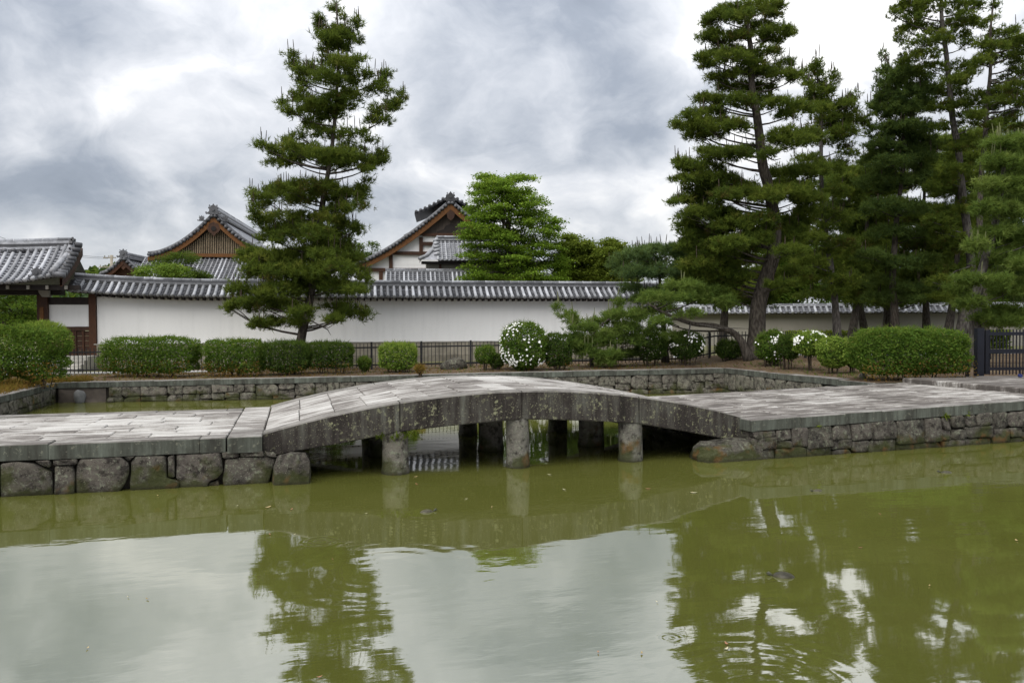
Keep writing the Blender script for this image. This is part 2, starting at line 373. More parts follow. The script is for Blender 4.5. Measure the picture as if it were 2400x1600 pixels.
# ================================================================== SETTING: water and ground
mw = Mat('pond_water', .03, .5)
wd = mw.noise(.35, 4, .6); mw.col(mw.ramp(wd, [(.3, (.083, .089, .018)), (.7, (.103, .107, .026))]))
mw.p.inputs['IOR'].default_value = 4.8
wv = mw.mapped(0, (.45, 1.0, 1), mw.mapped(-AB))
wh = mw.math('ADD', mw.math('MULTIPLY', mw.noise(.9, 3, .5, wv), 1.0), mw.math('MULTIPLY', mw.noise(4.5, 3, .55, wv), .16))
patch = mw.ramp(mw.noise(.22, 2, .5), [(.38, .12), (.62, 1.0)])
wh = mw.math('MULTIPLY', wh, patch)
def ring(c, wl, amp, r_out):
    d = mw.n('ShaderNodeVectorMath'); d.operation = 'DISTANCE'; mw.put(mw.pos, d.inputs[0]); d.inputs[1].default_value = tuple(c)
    s_ = mw.math('SINE', mw.math('MULTIPLY', d.outputs['Value'], 2 * math.pi / wl))
    env = mw.ramp(mw.math('DIVIDE', d.outputs['Value'], r_out), [(0, .4), (.6, 1.0), (.85, .5), (1, 0.0)])
    return mw.math('MULTIPLY', mw.math('MULTIPLY', s_, env), amp)
for c_, wl_, am_, ro_ in ((gz(1790, 1620, 0), .21, .028, 1.15), (gz(905, 1330, 0), .24, .022, 1.5), (gz(1000, 1200, 0), .2, .02, 1.3), (gz(750, 1268, 0), .12, .12, .25), (gz(1570, 1494, 0), .06, .02, .12)):
    wh = mw.math('ADD', wh, ring(c_, wl_, am_, ro_))
mw.bump(wh, .22, .06)
structure(MB().add([B(-70, -40), B(80, -40), B(80, 17.2), B(-70, 17.2)], [(0, 1, 2, 3)]).build('water', mw.m))

mg = Mat('garden_soil', .95, .15)
ga = mg.noise(.8, 6, .65); gb = mg.noise(9, 6, .75); gc = mg.noise(60, 3, .6)
gcol = mg.ramp(ga, [(.34, (.06, .034, .020)), (.5, (.11, .072, .042)), (.62, (.15, .115, .065)), (.75, (.08, .09, .03))])
gcol = mg.mix(mg.ramp(gb, [(.45, .0), (.7, .8)]), gcol, (.20, .16, .11)); gcol = mg.mix(mg.ramp(gc, [(.5, .0), (.7, .5)]), gcol, (.05, .035, .02))
mg.col(gcol); mg.bump(mg.math('ADD', gb, gc), .8, .04)
mfar = mat_plain('far_ground', (.13, .125, .055), .95, .4, .5, .3)
mgrav = mat_plain('pale_gravel', (.42, .41, .39), .95, .25, 30, .6)
def ground_grid(ts, vs_, mat, name):
    b = MB()
    for t in ts:
        for v in vs_:
            p = B(t, v); b.v.append((p.x, p.y, ground_z(p)))
    n = len(vs_)
    for i in range(len(ts) - 1):
        for j in range(n - 1):
            a = i * n + j; b.f.append((a, a + n, a + n + 1, a + 1))
    return structure(b.build(name, mat, None, True))
lin = lambda a, b, n: [a + (b - a) * i / n for i in range(n + 1)]
b = MB()
GT, GE = lin(-40, 40, 120), [0.03] + lin(.4, 8, 19)
for t in GT:
    for e_ in GE: p = B(t, bank_v(t) + e_); b.v.append((p.x, p.y, ground_z(p)))
for i in range(len(GT) - 1):
    for j in range(len(GE) - 1): a = i * len(GE) + j; b.f.append((a, a + len(GE), a + len(GE) + 1, a + 1))
structure(b.build('garden_ground', mg.m, None, True))
ground_grid([-900, -200, -40] + lin(-30, 40, 14) + [200, 900], [23.4, 30, 60, 200, 1200], mfar, 'far_ground')
ground_grid(lin(-40, -7.45, 14), lin(4.9, 16.5, 12), mg.m, 'left_bank_ground')
ground_grid(lin(16.3, 40, 24), lin(4.9, 13.4, 10), mg.m, 'right_bank_ground')
ground_grid(lin(17.4, 40, 24), lin(-.1, 4.9, 6), mg.m, 'path_ground')
structure(MB().box(XYZ, -40, 40, -30, 2.0, -.6, 1.0).build('near_bank', mg.m))
# pale gutter strip between fence and wall
structure(MB().box(lambda a, b_, c: W(a, b_, c), -6, 32, -4.6, -3.6, .6, .735).build('gravel_strip', mgrav))

# ================================================================== STONE WALLS, CAUSEWAYS, BRIDGE
def clip_poly(poly, nx, ny, d):      # keep points with nx*x+ny*y<=d
    out = []
    for i in range(len(poly)):
        a, b = poly[i], poly[(i + 1) % len(poly)]
        da, db = nx * a[0] + ny * a[1] - d, nx * b[0] + ny * b[1] - d
        if da <= 0: out.append(a)
        if (da < 0) != (db < 0) and abs(da - db) > 1e-9:
            k = da / (da - db); out.append((a[0] + (b[0] - a[0]) * k, a[1] + (b[1] - a[1]) * k))
    return out
def voronoi(L, H0, H1, cw, ch, rng, jit=.34):
    pts = []; rows = max(1, round((H1 - H0) / ch)); rh = (H1 - H0) / rows
    for r in range(rows):
        a = -cw * rng.random()
        while a < L + cw:
            wv_ = cw * rng.uniform(.5, 1.6)
            pts.append((a + wv_ / 2, H0 + rh * (r + .5 + rng.uniform(-jit, jit)))); a += wv_
    cells = []; asp = ch / cw
    for i, p in enumerate(pts):
        poly = [(0, H0), (L, H0), (L, H1), (0, H1)]
        for j, q in enumerate(pts):
            if i == j or abs(q[0] - p[0]) > 3.2 * cw: continue
            nx, ny = q[0] - p[0], (q[1] - p[1]) / (asp * asp)
            mid = ((p[0] + q[0]) / 2, (p[1] + q[1]) / 2)
            poly = clip_poly(poly, nx, ny, nx * mid[0] + ny * mid[1])
            if len(poly) < 3: break
        if len(poly) >= 3: cells.append(poly)
    return cells
def blocks(L, H0, H1, cw, ch, rng):
    out = []
    def rec(x0, y0, x1, y1):
        w_, h = x1 - x0, y1 - y0; u = rng.uniform(.85, 1.5)
        if w_ > 1.25 * cw * u or h > 1.3 * ch * u:
            f = rng.uniform(.36, .64)
            if w_ / cw > h / ch * rng.uniform(.75, 1.2): rec(x0, y0, x0 + w_ * f, y1); rec(x0 + w_ * f, y0, x1, y1)
            else: rec(x0, y0, x1, y0 + h * f); rec(x0, y0 + h * f, x1, y1)
            return
        j = lambda: rng.uniform(-.014, .018); q = [(x0 + j(), y0 + j()), (x1 - j(), y0 + j()), (x1 - j(), y1 - j()), (x0 + j(), y1 - j())]; p = []
        for i in range(4):
            a, b_, c = q[i - 1], q[i], q[(i + 1) % 4]
            if rng.random() < .30:
                f = rng.uniform(.1, .28); g_ = rng.uniform(.1, .28); p += [(b_[0] + (a[0] - b_[0]) * f, b_[1] + (a[1] - b_[1]) * f), (b_[0] + (c[0] - b_[0]) * g_, b_[1] + (c[1] - b_[1]) * g_)]
            else: p.append(b_)
        out.append(p)
    n = max(1, int(L / (cw * 4)))
    for i in range(n): rec(L * i / n, H0, L * (i + 1) / n, H1)
    return out
def poly_area(p): return abs(sum(p[i][0] * p[(i + 1) % len(p)][1] - p[(i + 1) % len(p)][0] * p[i][1] for i in range(len(p)))) / 2
def rounded(poly, gap, rng):
    cx = sum(p[0] for p in poly) / len(poly); cy = sum(p[1] for p in poly) / len(poly)
    r = math.sqrt(max(poly_area(poly), 1e-6) / math.pi); k = max(.5, 1 - gap / r)
    pts = [(cx + (x - cx) * k, cy + (y - cy) * k) for x, y in poly]; out = []
    for i in range(len(pts)):
        a, b = pts[i], pts[(i + 1) % len(pts)]
        L = math.hypot(a[0] - b[0], a[1] - b[1])
        if L < .02: out.append(((a[0] + b[0]) / 2, (a[1] + b[1]) / 2)); continue
        f = min(.16, .02 / L)
        q = lambda f_: (a[0] + (b[0] - a[0]) * f_, a[1] + (b[1] - a[1]) * f_)
        out.append(q(f))
        if L > .22:
            m_ = q(.5); j = .02 * min(1, L); out.append((m_[0] + rng.uniform(-j, j), m_[1] + rng.uniform(-j, j)))
        out.append(q(1 - f))
    return out, (cx, cy), r
def stone_mesh(poly, F, rng, mat, gap=.002, bulge=.024, depth=.16):
    ring, (cx, cy), r = rounded(poly, gap, rng); n = len(ring); bl = bulge * min(1, r / .22) * rng.uniform(.6, 1.3); tilt = rng.uniform(-.03, .03); tb = rng.uniform(-.05, .02)
    out = lambda x, y: tilt * (x - cx) / r + tb * (y - cy) / r + rng.uniform(-.006, .006)
    b = MB(); b.v += [tuple(F(x, -depth, y)) for x, y in ring]
    b.v += [tuple(F(x, out(x, y) - .006, y)) for x, y in ring]
    sh = lambda k: [(cx + (x - cx) * k, cy + (y - cy) * k) for x, y in ring]
    b.v += [tuple(F(x, out(x, y) + bl * .8, y)) for x, y in sh(.95)]
    b.v += [tuple(F(x, out(x, y) + bl + rng.uniform(-.024, .018), y)) for x, y in sh(.55)]
    b.v.append(tuple(F(cx, bl + rng.uniform(-.02, .015), cy)))
    for q in range(3):
        for i in range(n):
            j = (i + 1) % n; b.f.append((q * n + i, q * n + j, (q + 1) * n + j, (q + 1) * n + i))
    for i in range(n): b.f.append((3 * n + i, 3 * n + (i + 1) % n, 4 * n))
    me = b.mesh('stone', mat)
    for p in list(me.polygons)[2 * n:]: p.use_smooth = True
    return me
def masonry(parent, F, L, H0, H1, cw, ch, mat, seed, limit=999):
    rng = random.Random(seed)
    for poly in blocks(L, H0, H1, cw, ch, rng):
        if poly_area(poly) < .008: continue
        link(stone_mesh(poly, F, rng, mat), 'stone', parent)
def block_mesh(F, a0, a1, b0, b1, c0, c1, mat, name, rng, bev=.012, jit=.006):
    """stone block with worn, chamfered edges; F(a,b,c); top c1"""
    j = lambda: rng.uniform(-jit, jit); b = MB(); dz = j() * 1.2
    lo = [(a0, b0), (a1, b0), (a1, b1), (a0, b1)]; hi = [(a0 + bev, b0 + bev), (a1 - bev, b0 + bev), (a1 - bev, b1 - bev), (a0 + bev, b1 - bev)]
    b.v += [tuple(F(x, y, c0)) for x, y in lo] + [tuple(F(x + j() * .5, y + j() * .5, c1 - bev + dz)) for x, y in lo] + [tuple(F(x, y, c1 + dz + j() * .3)) for x, y in hi]
    b.f += [(3, 2, 1, 0), (8, 9, 10, 11)]
    for q in (0, 4):
        for i in range(4): k = (i + 1) % 4; b.f.append((q + i, q + k, q + 4 + k, q + 4 + i))
    return b.mesh(name, mat)
def coping_run(parent, F, L, depth, z0, z1, mat, rng, lmin, lmax, name='coping_stone'):
    a = 0
    while a < L - .05:
        l = min(rng.uniform(lmin, lmax), L - a)
        if L - a - l < .3: l = L - a
        zz = rng.uniform(-.006, .006); oo = rng.uniform(-.012, .012)
        link(block_mesh(lambda x, y, z: F(x, y + oo, z + zz), a + .004, a + l - .004, -depth, 0.0, z0, z1, mat, name, rng), name, parent); a += l
def pavers(parent, F, a0, a1, b0, b1, rows, zf, mat, rng, lmin, lmax):
    bs = [b0]; ws = [rng.uniform(.75, 1.25) for _ in range(rows)]; tot = sum(ws)
    for w_ in ws: bs.append(bs[-1] + (b1 - b0) * w_ / tot)
    for r in range(rows):
        a = a0 - rng.uniform(0, lmax * .6); first = True
        while a < a1 - .02:
            l = rng.uniform(lmin, lmax); e_ = a + l
            if a1 - e_ < .25: e_ = a1
            s_ = max(a, a0); e_ = min(e_, a1)
            if e_ - s_ > .05:
                link(block_mesh(lambda x, y, z: F(x, y, z + zf(x)), s_ + .006, e_ - .006, bs[r] + .006, bs[r + 1] - .006, -.14, 0, mat, 'paving_stone', rng, .014, .009), 'paving_stone', parent)
            a = e_
DZ = .78
rng = random.Random(3)
# --- left causeway
lc = thing('stone_causeway', 'low paved causeway on big mossy boulders, leading from the left edge to the arched bridge', 'causeway', B(-6, 2.4, 0))
FL = lambda a, out, z: B(a, -out, z)
link(MB().box(lambda a, b_, c: B(a, b_, c), -14, -.05, .14, 4.72, -.5, DZ - .13).mesh('fill', M['core']), 'fill', lc)
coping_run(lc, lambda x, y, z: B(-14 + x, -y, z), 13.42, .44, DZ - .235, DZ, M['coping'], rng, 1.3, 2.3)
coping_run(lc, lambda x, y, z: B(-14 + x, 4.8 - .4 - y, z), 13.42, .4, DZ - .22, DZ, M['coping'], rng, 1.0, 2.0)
pavers(lc, lambda a, b_, c: B(a, b_, c), -14, -.57, .45, 4.39, 8, lambda t: DZ - .004, M['paver'], rng, .55, 1.25)
for k, (b0, b1) in enumerate(((-.03, .95), (.96, 2.2), (2.21, 3.5), (3.51, 4.82))):
    link(block_mesh(lambda x, y, z: B(x, y, z), -.555, -.01, b0, b1, DZ - .26, DZ + .012, M['coping'] if k == 0 else M['slab'], 'end_slab', rng, .015), 'end_slab', lc)
# big boulders traced on the causeway's front face
S5 = [[(-300, 770), (-20, 785), (-12, 1080), (-300, 1090)],
 [(0, 795), (120, 775), (250, 790), (330, 820), (410, 860), (425, 1060), (0, 1085)],
 [(275, 752), (392, 748), (400, 822), (345, 812), (270, 780)], [(410, 760), (608, 740), (608, 797), (418, 808)],
 [(425, 812), (560, 803), (588, 860), (592, 960), (590, 1050), (430, 1055)],
 [(600, 800), (625, 735), (780, 728), (950, 735), (1015, 795), (1018, 870), (985, 950), (925, 1040), (600, 1050), (592, 900)],
 [(960, 720), (1060, 712), (1050, 745), (1012, 775), (962, 735)],
 [(1032, 775), (1070, 730), (1130, 722), (1305, 735), (1312, 830), (1318, 905), (1415, 930), (1420, 1030), (1030, 1040), (1020, 950)],
 [(1318, 740), (1372, 718), (1376, 905), (1324, 900)],
 [(1384, 715), (1450, 702), (1735, 688), (1745, 760), (1757, 860), (1705, 912), (1650, 930), (1625, 1020), (1430, 1030), (1400, 930), (1380, 905)],
 [(1742, 692), (1880, 682), (1882, 742), (1752, 755)], [(1888, 690), (2070, 672), (2082, 732), (1890, 742)],
 [(1772, 760), (1850, 747), (2100, 737), (2172, 750), (2167, 800), (2125, 910), (2105, 1010), (1775, 1015), (1752, 920)],
 [(1645, 942), (1722, 925), (1738, 1020), (1635, 1025)], [(2085, 670), (2150, 672), (2185, 745), (2100, 732)]]
frng = random.Random(8)
for poly in S5:
    q = []
    for x, y in poly:
        d = ray(x / 3.36, 850 + y / 3.36); nrm = vv
        k = (P0 - EYE).dot(nrm) / d.dot(nrm); p = EYE + d * k; t, v = toB(p); q.append((t, min(p.z, DZ - .245)))
    link(stone_mesh(q[::-1], FL, frng, M['stone'], .002, .035, .3), 'stone', lc)
masonry(lc, lambda a, o, z: B(-14 + a, -o, z), 9.65, -.25, DZ - .24, .75, .4, M['stone'], 21)
masonry(lc, lambda a, o, z: B(-.05 + o, a, z), 4.6, -.25, DZ - .27, .7, .4, M['stone'], 22)
# --- right causeway (slightly turned, rising gently towards the bank)
RT0, RT1 = 8.98, 17.3
RV = lambda t: -.42 + .055 * (t - RT0)          # front edge
RZ = lambda t: .76 + .020 * max(0, t - RT0)
rc = thing('stone_causeway', 'broad paved causeway on small rubble stones, rising from the arched bridge to the dark gate', 'causeway', B(13, 2.4, 0))
FRF = lambda a, out, z: B(RT0 + a, RV(RT0 + a) - out, z)
FRP = lambda a, b_, c: B(a, b_ + RV(a) * (1 - min(1, max(0, b_ / 4.8))), c)
link(MB().box(lambda a, b_, c: B(a, b_ + (RV(a) if b_ < 1 else 0), c), RT0 + .1, 24, .16, 4.8, -.5, .6).mesh('fill', M['core']), 'fill', rc)
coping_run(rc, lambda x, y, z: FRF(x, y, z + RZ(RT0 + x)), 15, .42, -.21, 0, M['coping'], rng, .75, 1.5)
pavers(rc, FRP, RT0 + .06, RT1, .43, 4.85, 8, RZ, M['paver_dirty'], rng, .6, 1.3)
masonry(rc, lambda a, o, z: FRF(a, o, z if z < 0 else z * (RZ(RT0 + a) - .213) / .545), 14, -.22, .545, .52, .28, M['stone'], 33)
masonry(rc, lambda a, o, z: B(RT0 - o + .05, RV(RT0) + a, z), 5.1, -.22, .545, .6, .3, M['stone'], 34)
link(block_mesh(lambda x, y, z: B(x, y, z), RT0 - .03, RT0 + .05, RV(RT0), 4.8, .54, .76, M['coping'], 'end_slab', rng), 'end_slab', rc)
masonry(rc, lambda a, o, z: B(RT1 - a, 4.85 + o, z), 8.2, -.22, .6, .55, .32, M['far_stone'], 35)
masonry(lc, lambda a, o, z: B(-.1 - a, 4.8 + o, z), 7.4, -.22, .55, .65, .35, M['far_stone'], 36)
# raised landing slabs by the gate
ls = thing('stone_landing', 'raised slab step of dirty granite in front of the dark gate', 'step', B(18.5, 2, .9))
for k in range(4):
    link(block_mesh(lambda x, y, z: B(x, y, z), RT1 - .1, RT1 + 3.6, -.1 + k * 1.25, 1.13 + k * 1.25, .8, 1.06, M['paver_landing'], 'landing_slab', rng, .02), 'landing_slab', ls)
# --- far bank walls
fb = thing('embankment_wall', 'long rubble stone bank wall with coping, behind the bridge across the rear pond', 'bank wall', B(5, 16.9, 0))
FB = lambda a, o, z: B(-7.4 + a, bank_v(-7.4 + a) - o, z)
FBZ = lambda a: bank_z(-7.4 + a)
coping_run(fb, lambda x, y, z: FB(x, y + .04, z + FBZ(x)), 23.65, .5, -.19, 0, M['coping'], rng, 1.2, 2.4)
masonry(fb, lambda a, o, z: FB(a + 1.7, o, z if z < 0 else z * (FBZ(a + 1.7) - .193) / .5), 22.0, -.2, .5, .56, .27, M['far_stone'], 41)
link(stone_mesh([(.05, -.2), (1.6, -.2), (1.62, .5), (.05, .51)], FB, frng, mat_plain('smooth_cement', (.085, .07, .058), .9, .3, 3, .3), .01, .03, .2), 'cement_panel', fb)
link(MB().box(lambda a, b_, c: FB(a, -b_, c if c < 0 else FBZ(a) - .1), -.1, 23.9, .10, 1.2, -.5, .0).mesh('fill', M['core']), 'fill', fb)
bl = thing('embankment_wall', 'short rubble bank wall below the overgrown bush and dry grass', 'bank wall', B(-7.4, 12, 0))
FBL = lambda a, o, z: B(-7.4 + o, 4.6 + a, z)
coping_run(bl, lambda x, y, z: FBL(x, y + .03, z), 11.9, .45, .50, .69, M['coping'], rng, 1.0, 2.0)
masonry(bl, FBL, 11.9, -.2, .495, .6, .32, M['far_stone'], 42)
link(MB().box(lambda a, b_, c: B(a, b_, c), -7.9, -7.52, 4.7, 16.6, -.5, .64).mesh('fill', M['core']), 'fill', bl)
br = thing('embankment_wall', 'rubble bank wall with sloping coping below the big clipped hedge', 'bank wall', B(16.2, 9, 0))
FBR = lambda a, o, z: B(16.25 - o, 4.9 + a, z)
zR = lambda a: .94 + .01 * a / 8
coping_run(br, lambda x, y, z: FBR(x, y + .03, z + zR(x)), 8.0, .45, -.19, 0, M['coping'], rng, 1.0, 2.2)
masonry(br, lambda a, o, z: FBR(a, o, z * (zR(a) - .2) / .5 if z > 0 else z), 8.0, -.2, .5, .6, .32, M['far_stone'], 43)
link(MB().box(lambda a, b_, c: B(a, b_, c), 16.38, 16.7, 4.9, 13.2, -.5, .7).mesh('fill', M['core']), 'fill', br)

# --- the bridge
BL = 9.1
bz = lambda t: .82 - .06 * t / BL + .62 * (1 - ((t - 4.55) / 4.55) ** 2)
bb = lambda t: bz(t) - (.42 + .1 * sm(0, 1.5, t))
brg = thing('stone_bridge', 'weathered arched granite slab bridge standing on round stone pillars in the green pond', 'bridge', B(4.55, 2.4, 0))
PT = (2.22, 4.47, 6.72)
def beam(t0, t1, v0, v1, dz, seg=7):
    b = MB(); n = seg; bev = .025
    for i in range(n + 1):
        t = t0 + (t1 - t0) * i / n; zt = bz(t) + dz
        lin_b = bb(t0) + (bb(t1) - bb(t0)) * i / n; zb = min(bb(t) + dz, lin_b * .5 + bb(t) * .5 + dz)
        for (v, z) in ((v0, zb + .02), (v0 + .02, zb), (v1, zb), (v1, zt), (v0 + bev, zt), (v0, zt - bev)): b.v.append(tuple(B(t, v, z)))
    for i in range(n):
        for k in range(6): a, c = i * 6 + k, i * 6 + (k + 1) % 6; b.f.append((c, a, a + 6, c + 6))
    b.f.append(tuple(range(6))); b.f.append(tuple(n * 6 + k for k in reversed(range(6))))
    return link(b.mesh('beam', M['beam']), 'beam', brg)
cuts = (0.0, PT[0] + .06, PT[1] + .02, PT[2] + .08, BL)
for a, c in zip(cuts[:-1], cuts[1:]):
    jv = rng.uniform(-.008, .008)
    beam(a + .008, c - .008, 0 + jv, .40, 0); beam(a + .008, c - .008, 2.15, 2.55, -.17); beam(a + .008, c - .008, 4.40, 4.8, 0)
for r, (v0, v1, n) in enumerate(((.405, 2.28, 16), (2.29, 4.395, 15))):
    ts = [0.02]
    for i in range(n): ts.append(ts[-1] + rng.uniform(.85, 1.15))
    k = (BL - .04) / (ts[-1] - .02); ts = [.02 + (t - .02) * k for t in ts]
    for t0, t1 in zip(ts[:-1], ts[1:]):
        d1 = rng.uniform(-.012, .004); sk = .0
        b = MB(); e_ = .006; ch_ = .012
        for (t, v, z) in ((t0 + e_, v0, -.16), (t1 - e_, v0, -.16), (t1 - e_, v1, -.16), (t0 + e_, v1, -.16), (t0 + e_, v0, -ch_), (t1 - e_, v0, -ch_), (t1 - e_, v1, -ch_), (t0 + e_, v1, -ch_),
                          (t0 + e_ + ch_, v0 + ch_, 0), (t1 - e_ - ch_, v0 + ch_, 0), (t1 - e_ - ch_, v1 - ch_, 0), (t0 + e_ + ch_, v1 - ch_, 0)):
            b.v.append(tuple(B(t, v, bz(t) + z + d1)))
        b.f += [(3, 2, 1, 0), (8, 9, 10, 11)]
        for q in (0, 4):
            for i in range(4): kk = (i + 1) % 4; b.f.append((q + i, q + kk, q + 4 + kk, q + 4 + i))
        link(b.mesh('deck_slab', M['slab']), 'deck_slab', brg)
for t in PT:
    for v, r in ((.23, .225), (2.3, .27), (4.55, .225)):
        zt = bb(t) - (.17 if v == 2.3 else 0) + .02; pr = random.Random(t * 10 + v); b = MB(); n = 18; hs = [-.6, -.05, .05, .16, .5, zt - .06, zt]
        for z in hs:
            for k in range(n):
                an = 2 * math.pi * k / n; rr = r * (1 + .05 * math.sin(2 * an + t) + .03 * math.sin(3 * an + 5 * z) + pr.uniform(-.025, .02)) * (1.06 if z < .1 else 1.0) * (.95 if z == zt else 1)
                p = B(t, v, z) + Vector((math.cos(an) * rr, math.sin(an) * rr, 0)); b.v.append(tuple(p))
        for i in range(len(hs) - 1):
            for k in range(n): b.f.append((i * n + k, i * n + (k + 1) % n, (i + 1) * n + (k + 1) % n, (i + 1) * n + k))
        b.f.append(tuple((len(hs) - 1) * n + k for k in range(n)))
        link(b.mesh('pillar', M['pillar'], True), 'pillar', brg)
# boulders at the bridge feet, a round stone by the rear bank, garden rocks
def boulder(c, sx, sy, sz, rot, seed, mat, label, cat='boulder', name='boulder', sharp=2.6):
    r_ = random.Random(seed); b = MB(); n, m_ = 16, 9; o1, o2 = r_.uniform(0, 9), r_.uniform(0, 9)
    for i in range(m_ + 1):
        th = -math.pi / 2 + math.pi * i / m_
        for k in range(n):
            ph = 2 * math.pi * k / n; d = Vector((math.cos(th) * math.cos(ph), math.cos(th) * math.sin(ph), math.sin(th)))
            q = (abs(d.x) ** sharp + abs(d.y) ** sharp + abs(d.z) ** sharp) ** (-1 / sharp)
            q *= 1 + (.09 * math.sin(3 * d.x + o1 + 2 * d.z) + .07 * math.sin(4 * d.y + o2 - 3 * d.z)) * (1 if sharp < 5 else .6) + r_.uniform(-.04, .03)
            x, y, z = d.x * q * sx, d.y * q * sy, d.z * q * sz
            b.v.append((x * math.cos(rot) - y * math.sin(rot), x * math.sin(rot) + y * math.cos(rot), z))
    for i in range(m_):
        for k in range(n): b.f.append((i * n + k, i * n + (k + 1) % n, (i + 1) * n + (k + 1) % n, (i + 1) * n + k))
    o = link(b.mesh(name, mat, sharp <= 2.3), name, None, None, c); return tag(o, label, cat)
c = gz(682, 1136, 0) + vv * .34
boulder((c.x, c.y, .02), .30, .34, .45, AB, 5, M['stone'], 'pale squared boulder at the left foot of the arched bridge, half in the water', sharp=9)
c = gz(1722, 1082, 0) + vv * .42
boulder((c.x, c.y, .02), .58, .42, .34, AB, 9, M['stone'], 'long low mossy boulder under the right foot of the arched bridge', sharp=4)
t_ = toB(gz(197, 940, 0))[0]; c = B(t_, bank_v(t_) - .12)
boulder((c.x, c.y, .2), .20, .2, .27, 0, 4, mat_plain('grey_round_stone', (.13, .13, .125), .9, .3, 5, .3), 'smooth round grey stone against the cement panel of the bank wall', 'stone', 'round_stone', 2)
t_ = toB(gz(270, 938, 0))[0]; c = B(t_, bank_v(t_) - .16)
boulder((c.x, c.y, .03), .14, .13, .13, 0, 6, M['far_stone'], 'small pale stone at the waterline of the rear bank wall', 'stone', 'round_stone', 2.2)
c = gz(1068, 866, .86) + vv * .3
boulder((c.x, c.y, ground_z(c) + .1), .52, .4, .36, .2, 12, M['stone'], 'dark hump-backed rock on the bare soil before the black fence', 'rock', 'garden_rock', 2)
c = gz(2024, 884, .97)
boulder((c.x, c.y, 1.0), .12, .12, .11, .2, 13, M['far_stone'], 'small pale rock beside the foot of the big clipped hedge', 'rock', 'garden_rock', 2.3)

# ================================================================== TEMPLE WALL, GATE, HALLS
def tiled_slope(parent, F, s0, s1, eave, top, spacing, rr, zoff=lambda s: 0.0, sag=.06, courses=8, roll=True, disc=True, ends=True):
    """rows of round tiles over stepped pan tiles; F(s,d,z); eave/top = (d,z)"""
    (d0, z0), (d1, z1) = eave, top
    P = lambda k: (d0 + (d1 - d0) * k, z0 + (z1 - z0) * k - sag * 4 * k * (1 - k) * .5)
    org = F(0, 0, 0); rel = lambda d, z: F(0, d, z) - org
    rm = None; n = int(round((s1 - s0) / spacing)); sp = (s1 - s0) / n
    b = MB(); pts = []; rs = []
    for i in range(9):
        k = i / 8; d, z = P(k); p = rel(d - d0, z - z0 + rr * .55)
        pts.append(p); rs.append(rr * (1.05 if i % 2 == 0 else .96))
    b.tube(pts, rs, 8)
    if disc:
        ax = (pts[1] - pts[0]).normalized(); b.tube([pts[0] - ax * .035, pts[0] + ax * .02], rr * 1.22, 10)
    rm = b.mesh('round_tile_row', M['tile'], True)
    if roll:
        for i in range(n + 1):
            s = s0 + sp * i; q = F(s, d0, z0 + zoff(s)); link(rm, 'round_tile_row', parent, None, q)
    b = MB(); m = n * 2
    for c in range(courses):
        ka, kb = c / courses, (c + 1) / courses
        da, za = P(ka); db, zb = P(kb); lift = .047
        o = len(b.v)
        for i in range(m + 1):
            s = s0 + (s1 - s0) * i / m; low = -.03 if i % 2 else .02; zo = zoff(s)
            b.v.append(tuple(F(s, da - .02, za + lift + low + zo))); b.v.append(tuple(F(s, db, zb + low + zo))); b.v.append(tuple(F(s, da + .05, za + low - .012 + zo)))
        for i in range(m):
            a = o + i * 3; b.f.append((a, a + 3, a + 4, a + 1)); b.f.append((a + 2, a + 5, a + 3, a))
    link(b.mesh('pan_tiles', M['pan']), 'pan_tiles', parent, 'stuff')
    # board and eave underside
    b = MB(); N = 24
    b.grid(lambda u_, v_: F(s0 + (s1 - s0) * u_, P(v_)[0] + .05, P(v_)[1] - .07 + zoff(s0 + (s1 - s0) * u_)), N, 6)
    b.grid(lambda u_, v_: F(s0 + (s1 - s0) * u_, d0 + .05, z0 - .07 + .09 * v_ + zoff(s0 + (s1 - s0) * u_)), N, 1)
    link(b.mesh('eave_board', M['wood_black']), 'eave_board', parent)
def ridge(parent, F, s0, s1, d, z, layers, lw, lh, cap_r, cap_l, zoff=lambda s: 0.0):
    for q in range(layers):
        b = MB(); w_ = lw * (1 - .09 * q) / 2; N = max(4, int((s1 - s0) / 1.2)); zz = z + q * lh
        for i in range(N + 1):
            s = s0 + (s1 - s0) * i / N; zo = zoff(s)
            for dd, hh in ((-w_, 0), (-w_, lh * .45), (-w_ * .86, lh * .5), (-w_ * .86, lh), (w_ * .86, lh), (w_, lh * .4), (w_, 0)): b.v.append(tuple(F(s, d + dd, zz + hh + zo)))
        for i in range(N):
            for k in range(6): a = i * 7 + k; b.f.append((a, a + 7, a + 8, a + 1))
        b.f.append(tuple(range(7))); b.f.append(tuple(N * 7 + k for k in range(7)))
        link(b.mesh('ridge_course', M['tile_dark'] if q % 2 == 0 else M['tile']), 'ridge_course', parent)
    n = int((s1 - s0) / cap_l)
    for i in range(n):
        a, c = s0 + (s1 - s0) * i / n, s0 + (s1 - s0) * (i + 1) / n; b = MB(); zt = z + layers * lh + cap_r * .35
        b.tube([F(a, d, zt + zoff(a)), F(a + .04, d, zt + zoff(a)), F(a + .05, d, zt + zoff(a)), F(c - .004, d, zt + zoff(c))], [cap_r * 1.12, cap_r * 1.12, cap_r, cap_r], 8)
        link(b.mesh('ridge_tile', M['tile'], True), 'ridge_tile', parent)
sw = lambda s: .24 * max(0.0, 1 - (s + .9) / 6.5) ** 2
tw = thing('temple_wall', 'long white plastered temple wall with grey tiled roof behind the lone tall pine', 'wall', W(14, .25, .7))
WL = 27.9
link(MB().box(W, .02, WL, 0, .5, 1.80, 3.98).mesh('plaster', M['plaster']), 'plaster', tw)
rw = random.Random(4)
